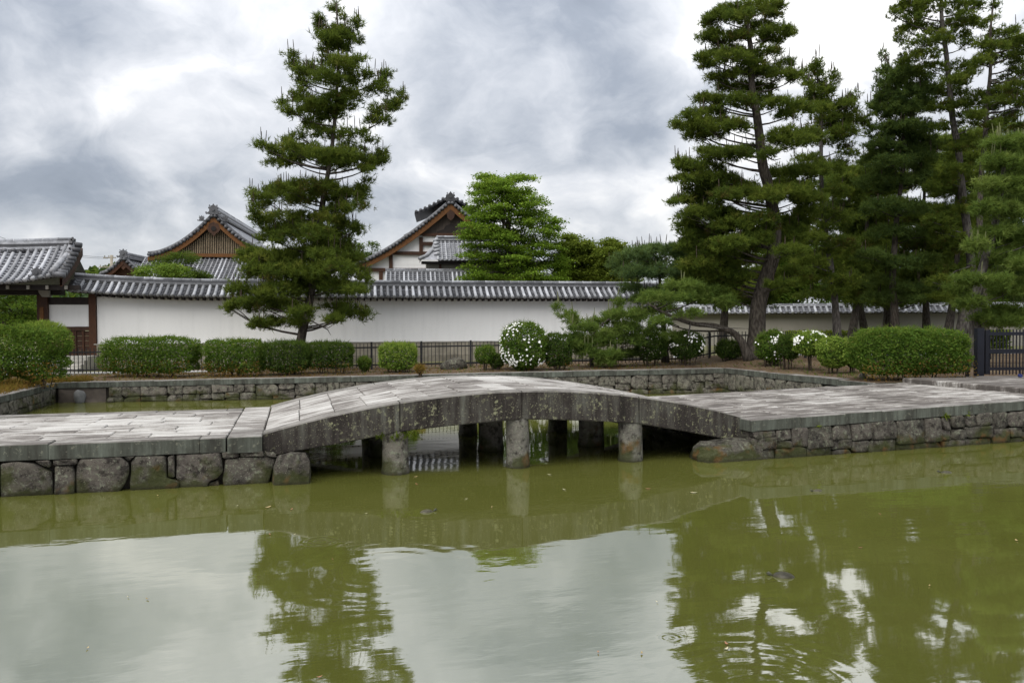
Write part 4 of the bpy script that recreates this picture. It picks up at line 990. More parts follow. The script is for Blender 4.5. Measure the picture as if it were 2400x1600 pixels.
def pine(label, trunk, Y, r_base, r_tip, pads, seed, mat='needle', group=None, name='pine_tree', cat='pine', bark='bark', Lp=.21, dens=1.0, candles=.5, depth=.6, back=.55, dead=(), zb=None, branches=.5, fill=0.0, fill_y=-999):
    """trunk: photo points bottom to top at distance Y; pads: (x, y, rx, ry) foliage pads seen from the camera."""
    rng = np.random.default_rng(seed); pr = random.Random(seed); k = Y / FPX
    tp = [at(x, y, Y + (0.0 if i < 2 else pr.uniform(-.15, .15))) for i, (x, y) in enumerate(trunk)]
    if zb is None: zb = ground_z(tp[0]) - .1
    tp[0].z = zb if abs(tp[0].z - zb) < 2.5 else tp[0].z
    root = thing(name, label, cat, (tp[0].x, tp[0].y, tp[0].z), group)
    tr_ = trunk_tube(root, tp, r_base, r_tip, M[bark])
    ys = [p[1] for p in trunk]
    def tx(y):
        for i in range(len(trunk) - 1):
            (x0, y0), (x1, y1) = trunk[i], trunk[i + 1]
            if y1 <= y <= y0: f = (y0 - y) / max(1e-6, y0 - y1); return x0 + (x1 - x0) * f, tp[i].lerp(tp[i + 1], f)
        return (trunk[-1][0], tp[-1]) if y < trunk[-1][1] else (trunk[0][0], tp[0])
    V, T, SP = [], [], []; allp = []
    for (x, y, rx, ry) in pads:
        cx, _ = tx(y); hw = max([abs(q[0] - tx(q[1])[0]) + q[2] for q in pads if abs(q[1] - y) < 45])
        off = pr.uniform(-1, 1) * hw * depth * (.9 if abs(x - cx) < hw * .5 else .4); allp.append((x, y, rx, ry, off))
        if abs(x - cx) < .62 * hw and pr.random() < back:
            allp.append((x + pr.uniform(-.25, .25) * rx, y + pr.uniform(-.15, .35) * ry, rx * .9, ry * .85, (1 if off < 0 else -1) * hw * depth * pr.uniform(.4, 1)))
    if fill:
        for i, p in enumerate(list(pads)):
            near = [q for q in pads[i + 1:] if abs(q[0] - p[0]) < 70 and 14 < abs(q[1] - p[1]) < 55]
            for q in near[:2]:
                if pr.random() < fill and p[1] > fill_y: allp.append(((p[0] + q[0]) / 2 + pr.uniform(-8, 8), (p[1] + q[1]) / 2, min(p[2], q[2]) * .75, min(p[3], q[3]) * .8, pr.uniform(-.5, .5) * 60 * depth))
    for (x, y, rx, ry, off) in allp:
        c = at(x, y, Y + off * k); C3 = np3(c); ex, ey = max(.6 * rx, rx - 2), max(.5 * ry, ry - 3.5); rad3 = np.array((ex * k, ex * k * .85, ey * k))
        ns = max(5, int(rx * ry * dens / 22)); q = unit(rng.normal(size=(ns, 3))) * (rng.uniform(.35, 1.0, (ns, 1)) ** .5)
        q[:, 2] = np.where(q[:, 2] < -.45, q[:, 2] * -.5, q[:, 2]); q *= np.where(rng.random((ns, 1)) < .13, rng.uniform(1.05, 1.4, (ns, 1)), 1.0); ctr = C3 + q * rad3
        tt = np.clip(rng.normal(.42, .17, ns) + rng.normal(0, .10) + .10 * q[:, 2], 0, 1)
        kk = 6; P = np.repeat(ctr, kk, 0) + rng.normal(size=(ns * kk, 3)) * np.array((.115, .115, .065)) * (Lp / .21)
        ax = unit(np.repeat(q * np.array((1, 1, .4)), kk, 0) * .8 + np.array((0, 0, .75)) + rng.normal(size=(ns * kk, 3)) * .45)
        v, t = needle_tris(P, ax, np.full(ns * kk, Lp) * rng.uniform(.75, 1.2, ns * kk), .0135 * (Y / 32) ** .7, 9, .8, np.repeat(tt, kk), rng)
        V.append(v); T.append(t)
        if rng.random() < candles:      # upright new shoots
            for _ in range(pr.randint(1, 4)):
                p = c + Vector((pr.uniform(-.8, .8) * rx * k, pr.uniform(-.5, .5) * rx * k, ry * k * pr.uniform(.55, .9))); SP.append((p, pr.uniform(.25, .55)))
        cx, tpt = tx(min(y + abs(x - tx(y)[0]) * .30 + 6, ys[0] - 20))
        if pr.random() < branches and abs(x - cx) > 14:
            mid = tpt.lerp(c, .55) + Vector((0, 0, -.02 * abs(x - cx) * k * 4)); L = (c - tpt).length
            r_ = min(.075, .016 + .012 * L)
            bm = MB().tube([tpt, tpt.lerp(mid, .5) + Vector((0, 0, -.03)), mid, mid.lerp(c, .5) + Vector((0, 0, -.05)), c], [r_, r_ * .85, r_ * .65, r_ * .45, r_ * .2], 6)
            for _ in range(2):
                e_ = c + Vector((pr.uniform(-.8, .8) * rx * k, pr.uniform(-.5, .5) * rx * k, pr.uniform(-.3, .5) * ry * k)); bm.tube([mid.lerp(c, .4), mid.lerp(e_, .75), e_], [r_ * .45, r_ * .3, .008], 5)
            link(bm.mesh('branch', M[bark], True), 'branch', tr_)
    for pts in dead:
        P = [at(x, y, Y - .3) for x, y in pts]; link(MB().tube(P, [.035 * (1 - .75 * i / (len(P) - 1)) for i in range(len(P))], 6).mesh('bare_branch', M['bark_grey'], True), 'bare_branch', tr_)
    V = np.concatenate(V); T = np.clip(np.concatenate(T), 0, 1)
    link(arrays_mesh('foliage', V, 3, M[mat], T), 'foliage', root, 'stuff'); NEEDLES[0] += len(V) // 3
    if SP:
        b = MB()
        for p, L in SP:
            d = Vector((pr.uniform(-.12, .12), pr.uniform(-.12, .12), 1)); b.tube([p, p + d * L * .6, p + d * L], [.014 * Y / 32, .017 * Y / 32, .010], 5)
        link(b.mesh('new_shoots', M['twig'] if mat != 'needle_light' else M['shoot']), 'new_shoots', root, 'stuff')
    return root
M['shoot'] = mat_plain('pale_shoot', (.13, .14, .06), .8, .2)
def PP(s): return [tuple(float(a) for a in q.split(',')) for q in s.split()]

MAIN = PP("788,24,9,26 749,52,11,28 752,84,13,16 835,62,13,24 789,78,30,20 768,92,24,20 829,92,22,18 790,108,26,14 765,145,22,16 803,150,38,20 840,143,12,20 684,140,11,26 690,162,16,14 706,166,20,12 730,171,24,18 768,185,40,22 861,177,26,12 903,182,15,26 880,208,26,15 803,193,48,22 709,198,18,15 714,230,24,14 661,246,11,16 676,258,18,12 693,267,24,12 741,246,34,17 781,241,40,26 821,230,38,22 942,230,10,22 930,243,16,14 914,252,22,14 888,257,24,12 896,283,24,13 733,268,24,12 781,276,34,18 870,284,18,10 733,300,27,16 768,316,44,18 835,313,34,14 867,331,20,10 608,338,10,16 622,346,14,12 645,352,22,14 677,342,20,26 714,353,40,22 653,382,27,18 687,378,30,20 754,367,48,24 795,364,40,22 848,372,34,17 894,366,16,26 880,378,22,16 861,396,20,11 789,390,40,18 "
 "594,454,12,14 606,463,16,14 637,451,24,24 627,476,20,12 678,445,38,22 723,438,40,24 704,470,34,17 761,445,38,22 819,464,34,24 848,450,14,26 844,483,20,13 796,489,34,18 596,500,9,30 606,515,14,16 621,520,22,14 666,511,44,20 717,518,44,24 771,512,34,20 812,534,38,20 836,537,16,22 634,556,32,22 679,559,44,26 742,550,48,28 787,559,44,22 590,596,32,24 575,612,20,14 640,604,50,26 698,598,54,28 755,591,48,26 806,588,38,20 825,604,28,16 590,634,30,22 612,645,40,24 653,642,48,28 723,642,58,30 787,630,54,26 835,642,36,24 854,656,16,16 557,682,26,24 602,687,48,26 659,680,58,28 723,680,54,28 780,674,48,26 828,680,34,18 538,724,12,18 552,716,20,14 575,712,28,18 621,719,48,24 678,722,48,24 707,738,32,18 615,759,26,18 647,756,34,16 787,722,38,18 819,735,38,20 850,742,14,22 780,748,26,11 700,755,26,14")
pine('tall shaggy lone pine standing before the white wall between the two temple halls', [(697, 868), (705, 800), (714, 755), (727, 700), (742, 600), (753, 500), (760, 455), (768, 410), (780, 330), (790, 200), (793, 110), (788, 8)], 31.8, .20, .03, MAIN, 1, 'needle', None, dens=1.0, candles=.75, back=.3, fill=.38, branches=.35, dead=[[(718, 745), (745, 760), (770, 768), (785, 758)], [(745, 760), (768, 772), (775, 785)]])

BIG = PP("1684,42,34,18 1711,30,38,20 1764,20,44,18 1812,16,27,18 1816,36,22,14 1737,38,38,13 1662,59,12,20 1655,90,18,17 1676,88,18,27 1732,84,32,12 1778,70,38,18 1818,78,37,20 1848,76,15,17 1804,99,34,12 1700,104,28,10 1646,136,16,17 1670,134,34,18 1711,131,44,18 1662,154,22,13 1791,126,44,16 1837,150,24,11 1764,155,38,14 1674,184,24,11 1705,177,34,11 1737,171,38,11 1791,171,44,15 1831,179,38,15 1865,182,15,20 1737,206,38,15 1778,209,44,13 1700,204,24,14 1644,232,16,13 1665,233,28,15 1700,236,34,13 1737,238,38,19 1778,241,48,18 1831,246,44,18 1871,258,34,16 1839,270,28,10 1628,270,28,15 1670,265,38,15 1588,292,10,14 1606,298,24,17 1644,297,38,24 1684,295,44,22 1724,297,38,18 1665,319,38,11 1625,318,24,10 1839,308,28,10 1818,327,34,13 1858,332,48,24 1893,321,34,22 1652,356,20,14 1684,367,44,20 1724,359,38,17 1764,354,38,15 1804,359,24,12 1594,386,14,18 1622,390,34,18 1660,392,34,16 "
 "1600,420,24,16 1632,420,40,22 1685,423,50,24 1740,440,40,20 1830,410,46,20 1880,405,40,22 1920,400,30,18 1578,476,16,9 1600,472,24,16 1650,470,48,22 1700,462,40,20 1745,455,48,22 1800,462,40,24 1850,455,45,24 1900,470,40,20 1625,505,40,20 1680,500,50,20 1610,535,32,22 1660,545,48,24 1720,530,50,24 1770,520,48,26 1825,525,40,24 1870,520,40,22 1612,575,30,20 1660,590,50,24 1715,575,46,24 1765,560,45,24 1850,560,35,20 1640,625,46,22 1690,620,48,24 1735,610,40,20 1660,655,56,24 1715,650,44,20 1630,665,40,20 1850,590,42,18 1862,640,40,17 1828,668,34,13 1700,690,34,12")
pine('huge black pine with flat cloud-like tiers and thick leaning trunk at the pond corner', [(1770, 845), (1774, 780), (1777, 720), (1792, 660), (1812, 600), (1816, 530), (1802, 440), (1788, 390), (1780, 320), (1772, 260), (1762, 200), (1760, 120), (1752, 70), (1745, 28)], 31.3, .36, .06, BIG, 2, 'needle', None, dens=1.6, Lp=.19, fill=.4, fill_y=385, candles=.45, depth=.45, back=.18, dead=[[(1790, 365), (1815, 376), (1830, 372)]], branches=.75)
SLIM = PP("1913,148,8,24 1916,172,12,14 1885,180,8,22 1892,196,12,12 1903,204,16,16 1953,188,10,28 1940,209,20,15 1925,230,28,18 1891,241,16,16 1979,241,28,11 1954,254,24,15 1925,257,38,22 1946,281,44,22 2004,230,10,18 1994,240,18,11 2004,282,38,16 2026,290,18,20 1966,284,34,22 1930,303,48,24 1979,313,44,20 1900,330,40,20 1960,330,38,18 1890,380,42,22 1950,390,44,20 1988,362,24,15 1880,440,42,22 1955,450,38,18 1905,500,46,22 1965,510,38,20 1905,560,46,24 1970,570,38,20 1905,615,46,24 1960,640,44,20 1890,660,35,16 1900,692,40,14 1950,684,38,14 1985,655,34,14")
pine('slim pine with spiky top and pale grey trunk, just right of the huge cloud-tiered pine', [(1966, 800), (1958, 720), (1950, 640), (1932, 520), (1925, 420), (1924, 268), (1918, 200), (1913, 135)], 37, .18, .03, SLIM, 3, 'needle', 'pines behind the flower bushes', bark='bark_grey', candles=.9, dens=.95, fill=.35, dead=[[(1962, 690), (1940, 678), (1905, 684), (1880, 686)], [(1935, 520), (1918, 512), (1895, 516)], [(1935, 520), (1950, 508), (1960, 496)]])
DARK = PP("2068,140,5,24 2073,168,12,18 2089,187,24,22 2124,171,38,22 2143,187,44,27 2060,212,9,24 2070,226,16,18 2089,228,28,22 2121,222,44,27 2159,214,38,26 2050,254,20,20 2084,262,38,22 2121,257,44,25 2153,249,34,22 2065,308,38,22 2100,300,44,20 2143,300,48,22 2180,303,28,15 2070,343,38,20 2105,348,44,22 2143,343,44,20 2052,375,38,22 2089,383,48,22 2132,375,48,22 2164,370,38,20 2178,343,34,18 2050,430,42,26 2110,430,48,22 2170,420,38,22 2060,490,46,26 2130,490,46,26 2080,550,46,26 2150,550,42,24 2050,600,42,22 2110,620,52,25 2170,610,42,22 2060,660,42,20 2130,680,48,22 2180,672,38,18 2050,695,42,13 2110,703,42,12 2165,698,38,12")
pine('dense dark green pine with a tall bare leader shoot, above the big clipped hedge', [(2102, 795), (2096, 720), (2092, 660), (2098, 560), (2105, 480), (2118, 380), (2112, 250), (2074, 128)], 37.5, .2, .03, DARK, 4, 'needle_dark', 'pines behind the flower bushes', fill=.45, candles=.8, dens=1.1, bark='bark')
TALL = PP("2116,18,28,15 2095,36,16,15 2143,16,34,19 2178,13,38,18 2231,16,42,19 2271,16,36,18 2296,8,13,10 2151,40,38,12 2258,40,34,15 2127,72,28,18 2110,90,16,19 2154,67,38,17 2186,76,34,11 2234,56,38,17 2271,56,34,15 2298,64,16,12 2164,99,44,16 2204,99,32,15 2245,88,38,19 2269,104,22,12 2138,134,34,18 2172,129,38,17 2119,150,18,15 2245,161,38,24 2266,177,28,18 2180,161,38,17 2239,193,38,19 2205,222,18,18 2245,222,34,22 2204,252,34,18 2239,249,38,19 2266,271,28,15 2205,297,28,15 2266,292,28,13 2150,-20,46,20 2210,-30,54,20 2265,-22,40,20 2200,-75,44,26 2240,-95,30,22 2266,337,34,22 2230,345,30,16 2240,400,42,22 2200,440,42,22 2270,420,34,22 2230,500,42,22 2275,480,34,20 2220,560,46,22 2255,580,40,20 2230,635,44,22 2195,520,40,20 2200,660,36,18 2215,694,38,13 2250,682,34,14")
pine('tallest pine with open crown running out of the top of the picture', [(2240, 800), (2262, 720), (2276, 620), (2262, 500), (2252, 420), (2246, 348), (2234, 289), (2226, 214), (2218, 129), (2208, 54), (2206, 0), (2204, -110)], 36, .21, .06, TALL, 5, 'needle', 'pines behind the flower bushes', bark='bark_grey', candles=0, Lp=.16, dens=1.1, back=.25, fill=.45, fill_y=300, dead=[[(2272, 625), (2240, 635), (2215, 655), (2197, 680)], [(2232, 290), (2215, 283), (2200, 280)], [(2240, 318), (2262, 308), (2285, 298)]])
FEW = PP("2333,14,11,13 2325,46,20,9 2346,80,32,17 2368,76,20,17 2304,107,22,17 2333,107,32,15 2372,107,24,22 2394,99,24,22 2298,145,28,17 2352,139,36,12 2384,150,20,17 2371,182,32,15 2384,204,28,19 2298,228,38,21 2333,236,42,15 2360,225,32,13 2394,249,24,18 2285,273,28,18 2333,289,32,15 2365,281,22,12 2390,300,18,15 2425,160,30,26 2430,60,30,22 2420,230,30,20 2330,-30,22,18 2350,330,32,15 2300,340,24,14")
pine('thin-crowned pine with bare dark trunk against the bright sky, in the top corner', [(2312, 800), (2302, 640), (2296, 520), (2299, 420), (2308, 335), (2314, 241), (2321, 171), (2321, 120), (2323, 54), (2334, -40)], 34.5, .15, .03, FEW, 6, 'needle', 'pines behind the flower bushes', candles=.2, Lp=.17, dens=1.1, back=.3, fill=.4, dead=[[(2314, 265), (2345, 262), (2385, 250)], [(2312, 330), (2335, 318), (2365, 305)], [(2318, 190), (2345, 193), (2370, 198)]], branches=.9)
LUSH = PP("2350,335,32,18 2390,340,32,22 2340,380,34,20 2385,385,38,22 2320,440,36,22 2370,440,42,25 2310,490,32,20 2360,500,42,25 2400,490,38,25 2330,550,42,24 2380,560,42,25 2290,580,26,20 2340,610,42,25 2395,620,38,25 2276,660,30,20 2250,682,26,18 2320,660,42,25 2370,680,46,25 2275,712,32,20 2340,730,42,20 2390,740,42,22 2300,748,22,12 2360,755,38,12 2430,560,36,26 2435,660,36,26")
pine('lush light green pine hanging over the iron gate, soft long needles', [(2290, 800), (2286, 740), (2300, 640), (2330, 540), (2350, 420), (2356, 330)], 29, .24, .04, LUSH, 7, 'needle_light', None, candles=.5, Lp=.24, dens=1.15, bark='bark_grey')
HMASS = PP("1465,606,22,18 1490,598,32,20 1530,588,36,17 1578,592,32,22 1500,640,48,22 1560,640,48,25 1610,640,28,22 1480,680,30,18 1540,690,48,20 1600,690,40,20 1440,625,20,16 1525,615,40,18")
pine('bushy blue-green pine covering the end of the white wall', [(1560, 855), (1556, 780), (1550, 700), (1540, 600)], 33, .15, .04, HMASS, 8, 'needle_blue', None, candles=.8, dens=1.3)
LOW = PP("1306,722,6,14 1322,738,14,8 1338,742,13,14 1345,752,20,11 1342,778,8,22 1350,792,16,16 1375,770,26,14 1400,760,32,18 1440,742,28,18 1450,712,8,22 1430,785,38,18 1470,765,32,18 1400,802,40,18 1380,828,32,16 1360,815,22,16 1440,836,36,16 1480,800,32,20 1490,742,24,16 1470,830,26,14 1410,850,24,10")
pine('low sprawling young pine with upright pale shoots beside the white flower bush', [(1388, 858), (1385, 820), (1392, 780), (1430, 745)], 31.3, .07, .025, LOW, 9, 'needle_light', None, candles=.95, dens=1.2, name='young_pine')
LEAN = PP("1500,702,26,14 1530,698,34,17 1580,694,38,19 1640,702,44,19 1690,718,28,13 1560,728,38,14 1620,735,32,10 1510,730,32,13 1550,752,24,12 1600,672,46,18 1660,684,38,17 1705,705,24,12 1570,790,30,14 1530,775,26,14")
pine('low pine with trunk bent almost flat, leaning from the foot of the huge pine', [(1756, 838), (1738, 800), (1712, 776), (1672, 763), (1620, 758), (1560, 735), (1520, 712)], 31, .17, .04, LEAN, 10, 'needle_light', None, candles=.2, dens=1.15, dead=[[(1640, 760), (1680, 768), (1755, 770)], [(1618, 760), (1612, 790), (1604, 800)]], name='leaning_pine')
# pines and broadleaf trees farther back, closing the gaps between the trunks
bgspec = [((1990, 800), (2010, 700), (2030, 560), 47, 'dark-trunked pine leaning right between the slim pine and the dense dark pine', 1950, 2090, 380),
          ((2034, 798), (2014, 705), (1990, 560), 50, 'pine leaning left, its trunk crossing another behind the flower bushes', 1920, 2070, 400),
          ((2172, 795), (2170, 700), (2165, 560), 49, 'straight dark-trunked pine standing over the middle of the big clipped hedge', 2090, 2250, 330),
          ((2214, 795), (2234, 700), (2246, 560), 45, 'right-leaning black trunked pine near the end of the big clipped hedge', 2180, 2340, 300),
          ((2262, 795), (2252, 705), (2240, 590), 51, 'thin left-leaning pine beside the iron gate post', 2180, 2340, 370),
          ((2075, 798), (2080, 690), (2072, 560), 53, 'slender pine close behind the trunk of the dense dark pine', 2000, 2160, 420),
          ((1690, 830), (1700, 700), (1690, 600), 46, 'dark pine half hidden behind the huge cloud-tiered pine', 1600, 1880, 560),
          ((2420, 800), (2415, 600), (2400, 420), 44, 'dark pine behind the lush pine at the picture edge', 2320, 2440, 300)]
for i, (a, b_, c, Y, lab, x0, x1, yt) in enumerate(bgspec):
    pr = random.Random(100 + i); pads = []
    for _ in range(46):
        f = pr.random(); y = yt + (712 - yt) * f; h = .55 + .45 * math.sin(math.pi * min(1, f + .2)); m = (x0 + x1) / 2
        pads.append((m + pr.uniform(-1, 1) * (x1 - x0) / 2 * h, y, pr.uniform(28, 44), pr.uniform(16, 24)))
    pine(lab, [a, b_, c, (c[0] + 4, yt)], Y, .24, .05, pads, 200 + i, ('needle', 'needle_dark', 'needle')[i % 3], 'pines far behind', candles=0, Lp=.30, dens=.75, back=.3, branches=.3)

def broadleaf(label, trunk, Y, pads, seed, mat, size=.13, dens=1.0, r=(.2, .04), group=None, name='broadleaf_tree', cat='tree', flat=.35, zb=None, bark='bark', droop=0.0, depth=.7, clump=14):
    rng = np.random.default_rng(seed); pr = random.Random(seed); k = Y / FPX
    tp = [at(x, y, Y) for x, y in trunk]; tp[0].z = .6 if zb is None else zb
    root = thing(name, label, cat, tuple(tp[0]), group); tr_ = trunk_tube(root, tp, r[0], r[1], M[bark], n=8)
    xs = [p[0] for p in pads]; hw0 = (max(xs) - min(xs)) / 2 or 10; mx_ = sum(xs) / len(xs); V, T = [], []
    for (x, y, rx, ry) in pads:
        off = pr.uniform(-1, 1) * depth * math.sqrt(max(.05, 1 - ((x - mx_) / (hw0 * 1.15)) ** 2)) * hw0 * k
        c = at(x, y, Y + off); ns = max(4, int(rx * ry * dens / 22)); q = unit(rng.normal(size=(ns, 3))) * rng.uniform(.3, 1, (ns, 1)) ** .5
        q[:, 2] = np.abs(q[:, 2]) * rng.choice([1, 1, -.5], ns); ctr = np3(c) + q * np.array((rx * k, rx * k * .8, ry * k)); ctr[:, 2] -= droop * (q[:, 0] ** 2) * ry * k
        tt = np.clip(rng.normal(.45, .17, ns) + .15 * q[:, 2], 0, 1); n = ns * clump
        P = np.repeat(ctr, clump, 0) + rng.normal(size=(n, 3)) * np.array((1.25, 1.25, .45)) * size
        Nr = unit(np.array((0, 0, 1.0)) + rng.normal(size=(n, 3)) * (flat + .25)); v, t = leaf_quads(P, Nr, size, np.clip(np.repeat(tt, clump) + rng.uniform(-.15, .15, n), 0, 1), rng); V.append(v); T.append(t)
        if pr.random() < .35:
            f = pr.uniform(.2, .95); p0 = tp[0].lerp(tp[-1], f) if len(tp) == 2 else tp[min(len(tp) - 1, int(f * len(tp)))]
            link(MB().tube([p0, p0.lerp(c, .5) + Vector((0, 0, .1)), c], [r[0] * .3, r[0] * .2, .01], 5).mesh('branch', M[bark], True), 'branch', tr_)
    V = np.concatenate(V); T = np.concatenate(T); NEEDLES[0] += len(V) // 2
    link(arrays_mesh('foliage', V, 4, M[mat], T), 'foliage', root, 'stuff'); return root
def blob(outline, n, rx, ry, seed):      # outline: (y, xleft, xright)
    pr = random.Random(seed); out = []; ys = [o[0] for o in outline]
    wts = []
    for i in range(len(outline) - 1): wts.append((ys[i + 1] - ys[i]) * (outline[i][2] - outline[i][1] + outline[i + 1][2] - outline[i + 1][1]))
    for _ in range(n):
        i = pr.choices(range(len(wts)), wts)[0]; f = pr.random(); y = ys[i] + (ys[i + 1] - ys[i]) * f
        a = outline[i][1] + (outline[i + 1][1] - outline[i][1]) * f; c = outline[i][2] + (outline[i + 1][2] - outline[i][2]) * f; w_ = pr.uniform(*rx); h = pr.uniform(*ry)
        x = pr.uniform(a + w_ * .8, c - w_ * .8) if c - a > 1.7 * w_ else (a + c) / 2
        out.append((x, y, min(w_, (c - a) / 1.6), h))
    return out
mp = blob([(412, 1108, 1252), (440, 1100, 1276), (460, 1100, 1290), (478, 1088, 1288), (500, 1076, 1316), (525, 1073, 1328), (550, 1070, 1320), (575, 1066, 1332), (600, 1068, 1334), (630, 1058, 1338), (662, 1052, 1346)], 240, (16, 34), (4, 7.5), 5)
broadleaf('bright green layered maple rising behind the white wall, hiding half of the big hall', [(1196, 800), (1196, 640), (1194, 540), (1190, 450)], 48, mp, 21, 'leaf_bright', .15, 3.6, (.2, .05), None, 'maple_tree', 'maple', .3, droop=.6)
broadleaf('olive green bushy tree with loose twigs behind the wall, next to the bright maple', [(1380, 800), (1375, 620)], 50, blob([(556, 1322, 1350), (572, 1308, 1400), (600, 1296, 1440), (630, 1292, 1450), (662, 1290, 1460)], 120, (14, 30), (6, 11), 6), 22, 'leaf_olive', .17, 2.6, (.15, .04), 'low trees behind the wall')
broadleaf('yellowish low tree behind the wall, touching the blue-green pine', [(1430, 800), (1430, 640)], 48, blob([(566, 1412, 1445), (585, 1400, 1470), (620, 1396, 1490), (662, 1390, 1510)], 80, (12, 26), (6, 10), 7), 23, 'leaf_olive', .16, 2.6, (.12, .03), 'low trees behind the wall')
broadleaf('dark round trimmed pine tree behind the wall in front of the lattice hall', [(420, 800), (425, 640)], 42, blob([(594, 385, 450), (606, 362, 474), (625, 354, 486), (645, 362, 494), (662, 370, 500)], 64, (14, 26), (6, 10), 8), 24, 'leaf_deep', .09, 2.4, (.12, .04), None, 'trimmed_tree')
broadleaf('pale green leafy shrub peeping over the wall, in front of the round trimmed tree', [(385, 800), (385, 650)], 39.5, blob([(622, 335, 420), (634, 316, 448), (655, 310, 456)], 44, (10, 22), (5, 9), 9), 25, 'leaf_fresh', .11, 1.6, (.06, .02), None, 'shrub', 'shrub')
broadleaf('small grey-green tree far behind, left of the big white gable', [(868, 700), (870, 590)], 90, blob([(572, 858, 890), (590, 845, 895), (615, 840, 890)], 22, (8, 16), (6, 10), 10), 26, 'leaf_deep', .22, 1.4, (.15, .04), 'distant trees', zb=0.7)
broadleaf('dark tree far behind, showing right of the lone pine', [(845, 720), (838, 600)], 80, blob([(575, 832, 850), (600, 825, 860), (640, 822, 865)], 20, (8, 14), (6, 12), 11), 27, 'leaf_deep', .2, 1.4, (.15, .04), 'distant trees', zb=0.7)
broadleaf('leafy green trees seen through the gateway', [(40, 840), (42, 720)], 47, blob([(676, -60, 110), (720, -70, 112), (790, -70, 112)], 60, (16, 34), (8, 14), 12), 28, 'leaf_hedge', .13, 1.5, (.15, .04), None)
# broad dark trees closing the background on the right
for i, (x, y0, y1, hw, Y, mt, lab) in enumerate(((1660, 560, 740, 110, 66, 'leaf_deep', 'dark broad tree behind the far beige wall, left of the thick leaning trunk'), (1860, 530, 735, 110, 68, 'leaf_hedge', 'green broad tree behind the far beige wall, right of the thick leaning trunk'),
        (2040, 520, 735, 110, 70, 'leaf_deep', 'dark broad tree behind the far beige wall, behind the crossing trunks'), (2220, 500, 735, 110, 67, 'leaf_deep', 'dark broad tree behind the far beige wall, over the end of the big hedge'), (2390, 460, 740, 100, 64, 'leaf_hedge', 'green broad tree behind the far wall at the picture edge'))):
    ol = [(y0, x - hw * .3, x + hw * .3), (y0 + .3 * (y1 - y0), x - hw * .85, x + hw * .85), (y0 + .7 * (y1 - y0), x - hw, x + hw), (y1, x - hw, x + hw)]
    broadleaf(lab, [(x, 790), (x, y0 + 60)], Y, blob(ol, 60, (24, 44), (12, 20), 60 + i), 70 + i, mt, .34, 1.2, (.3, .08), 'broad trees behind the far wall', depth=.5)
# wooded hill far off
hb = MB(); hp = at(262, 640, 210)
hb.grid(lambda a, b_: (hp.x - 40 + 90 * a, hp.y + 60 * b_ - 10, .5 + (at(262, 622, 210).z) * max(0, math.sin(math.pi * min(1, max(0, a)))) ** .7 * math.sin(math.pi * (.15 + .8 * b_))), 24, 10)
hm = mat_plain('wooded_hill', (.035, .06, .022), .95, .5, .6, .5); structure(hb.build('hill', hm, None, True))
rg = np.random.default_rng(31); n = 2600; hx = rg.uniform(hp.x - 38, hp.x + 48, n); a_ = (hx - hp.x + 40) / 90; by = rg.uniform(0, .75, n)
hz = .5 + at(262, 622, 210).z * np.maximum(0, np.sin(np.pi * a_)) ** .7 * np.sin(np.pi * (.15 + .8 * by)) + rg.uniform(-.3, 1.8, n)
v, t = leaf_quads(np.stack([hx, hp.y + 60 * by - 10.5, hz], 1), unit(rg.normal(size=(n, 3)) + np.array((0, -1, .6))), 2.6, rg.uniform(0, 1, n), rg, .8)
o = link(arrays_mesh('forest', v, 4, M['leaf_deep'], t), 'forest', None, 'stuff')

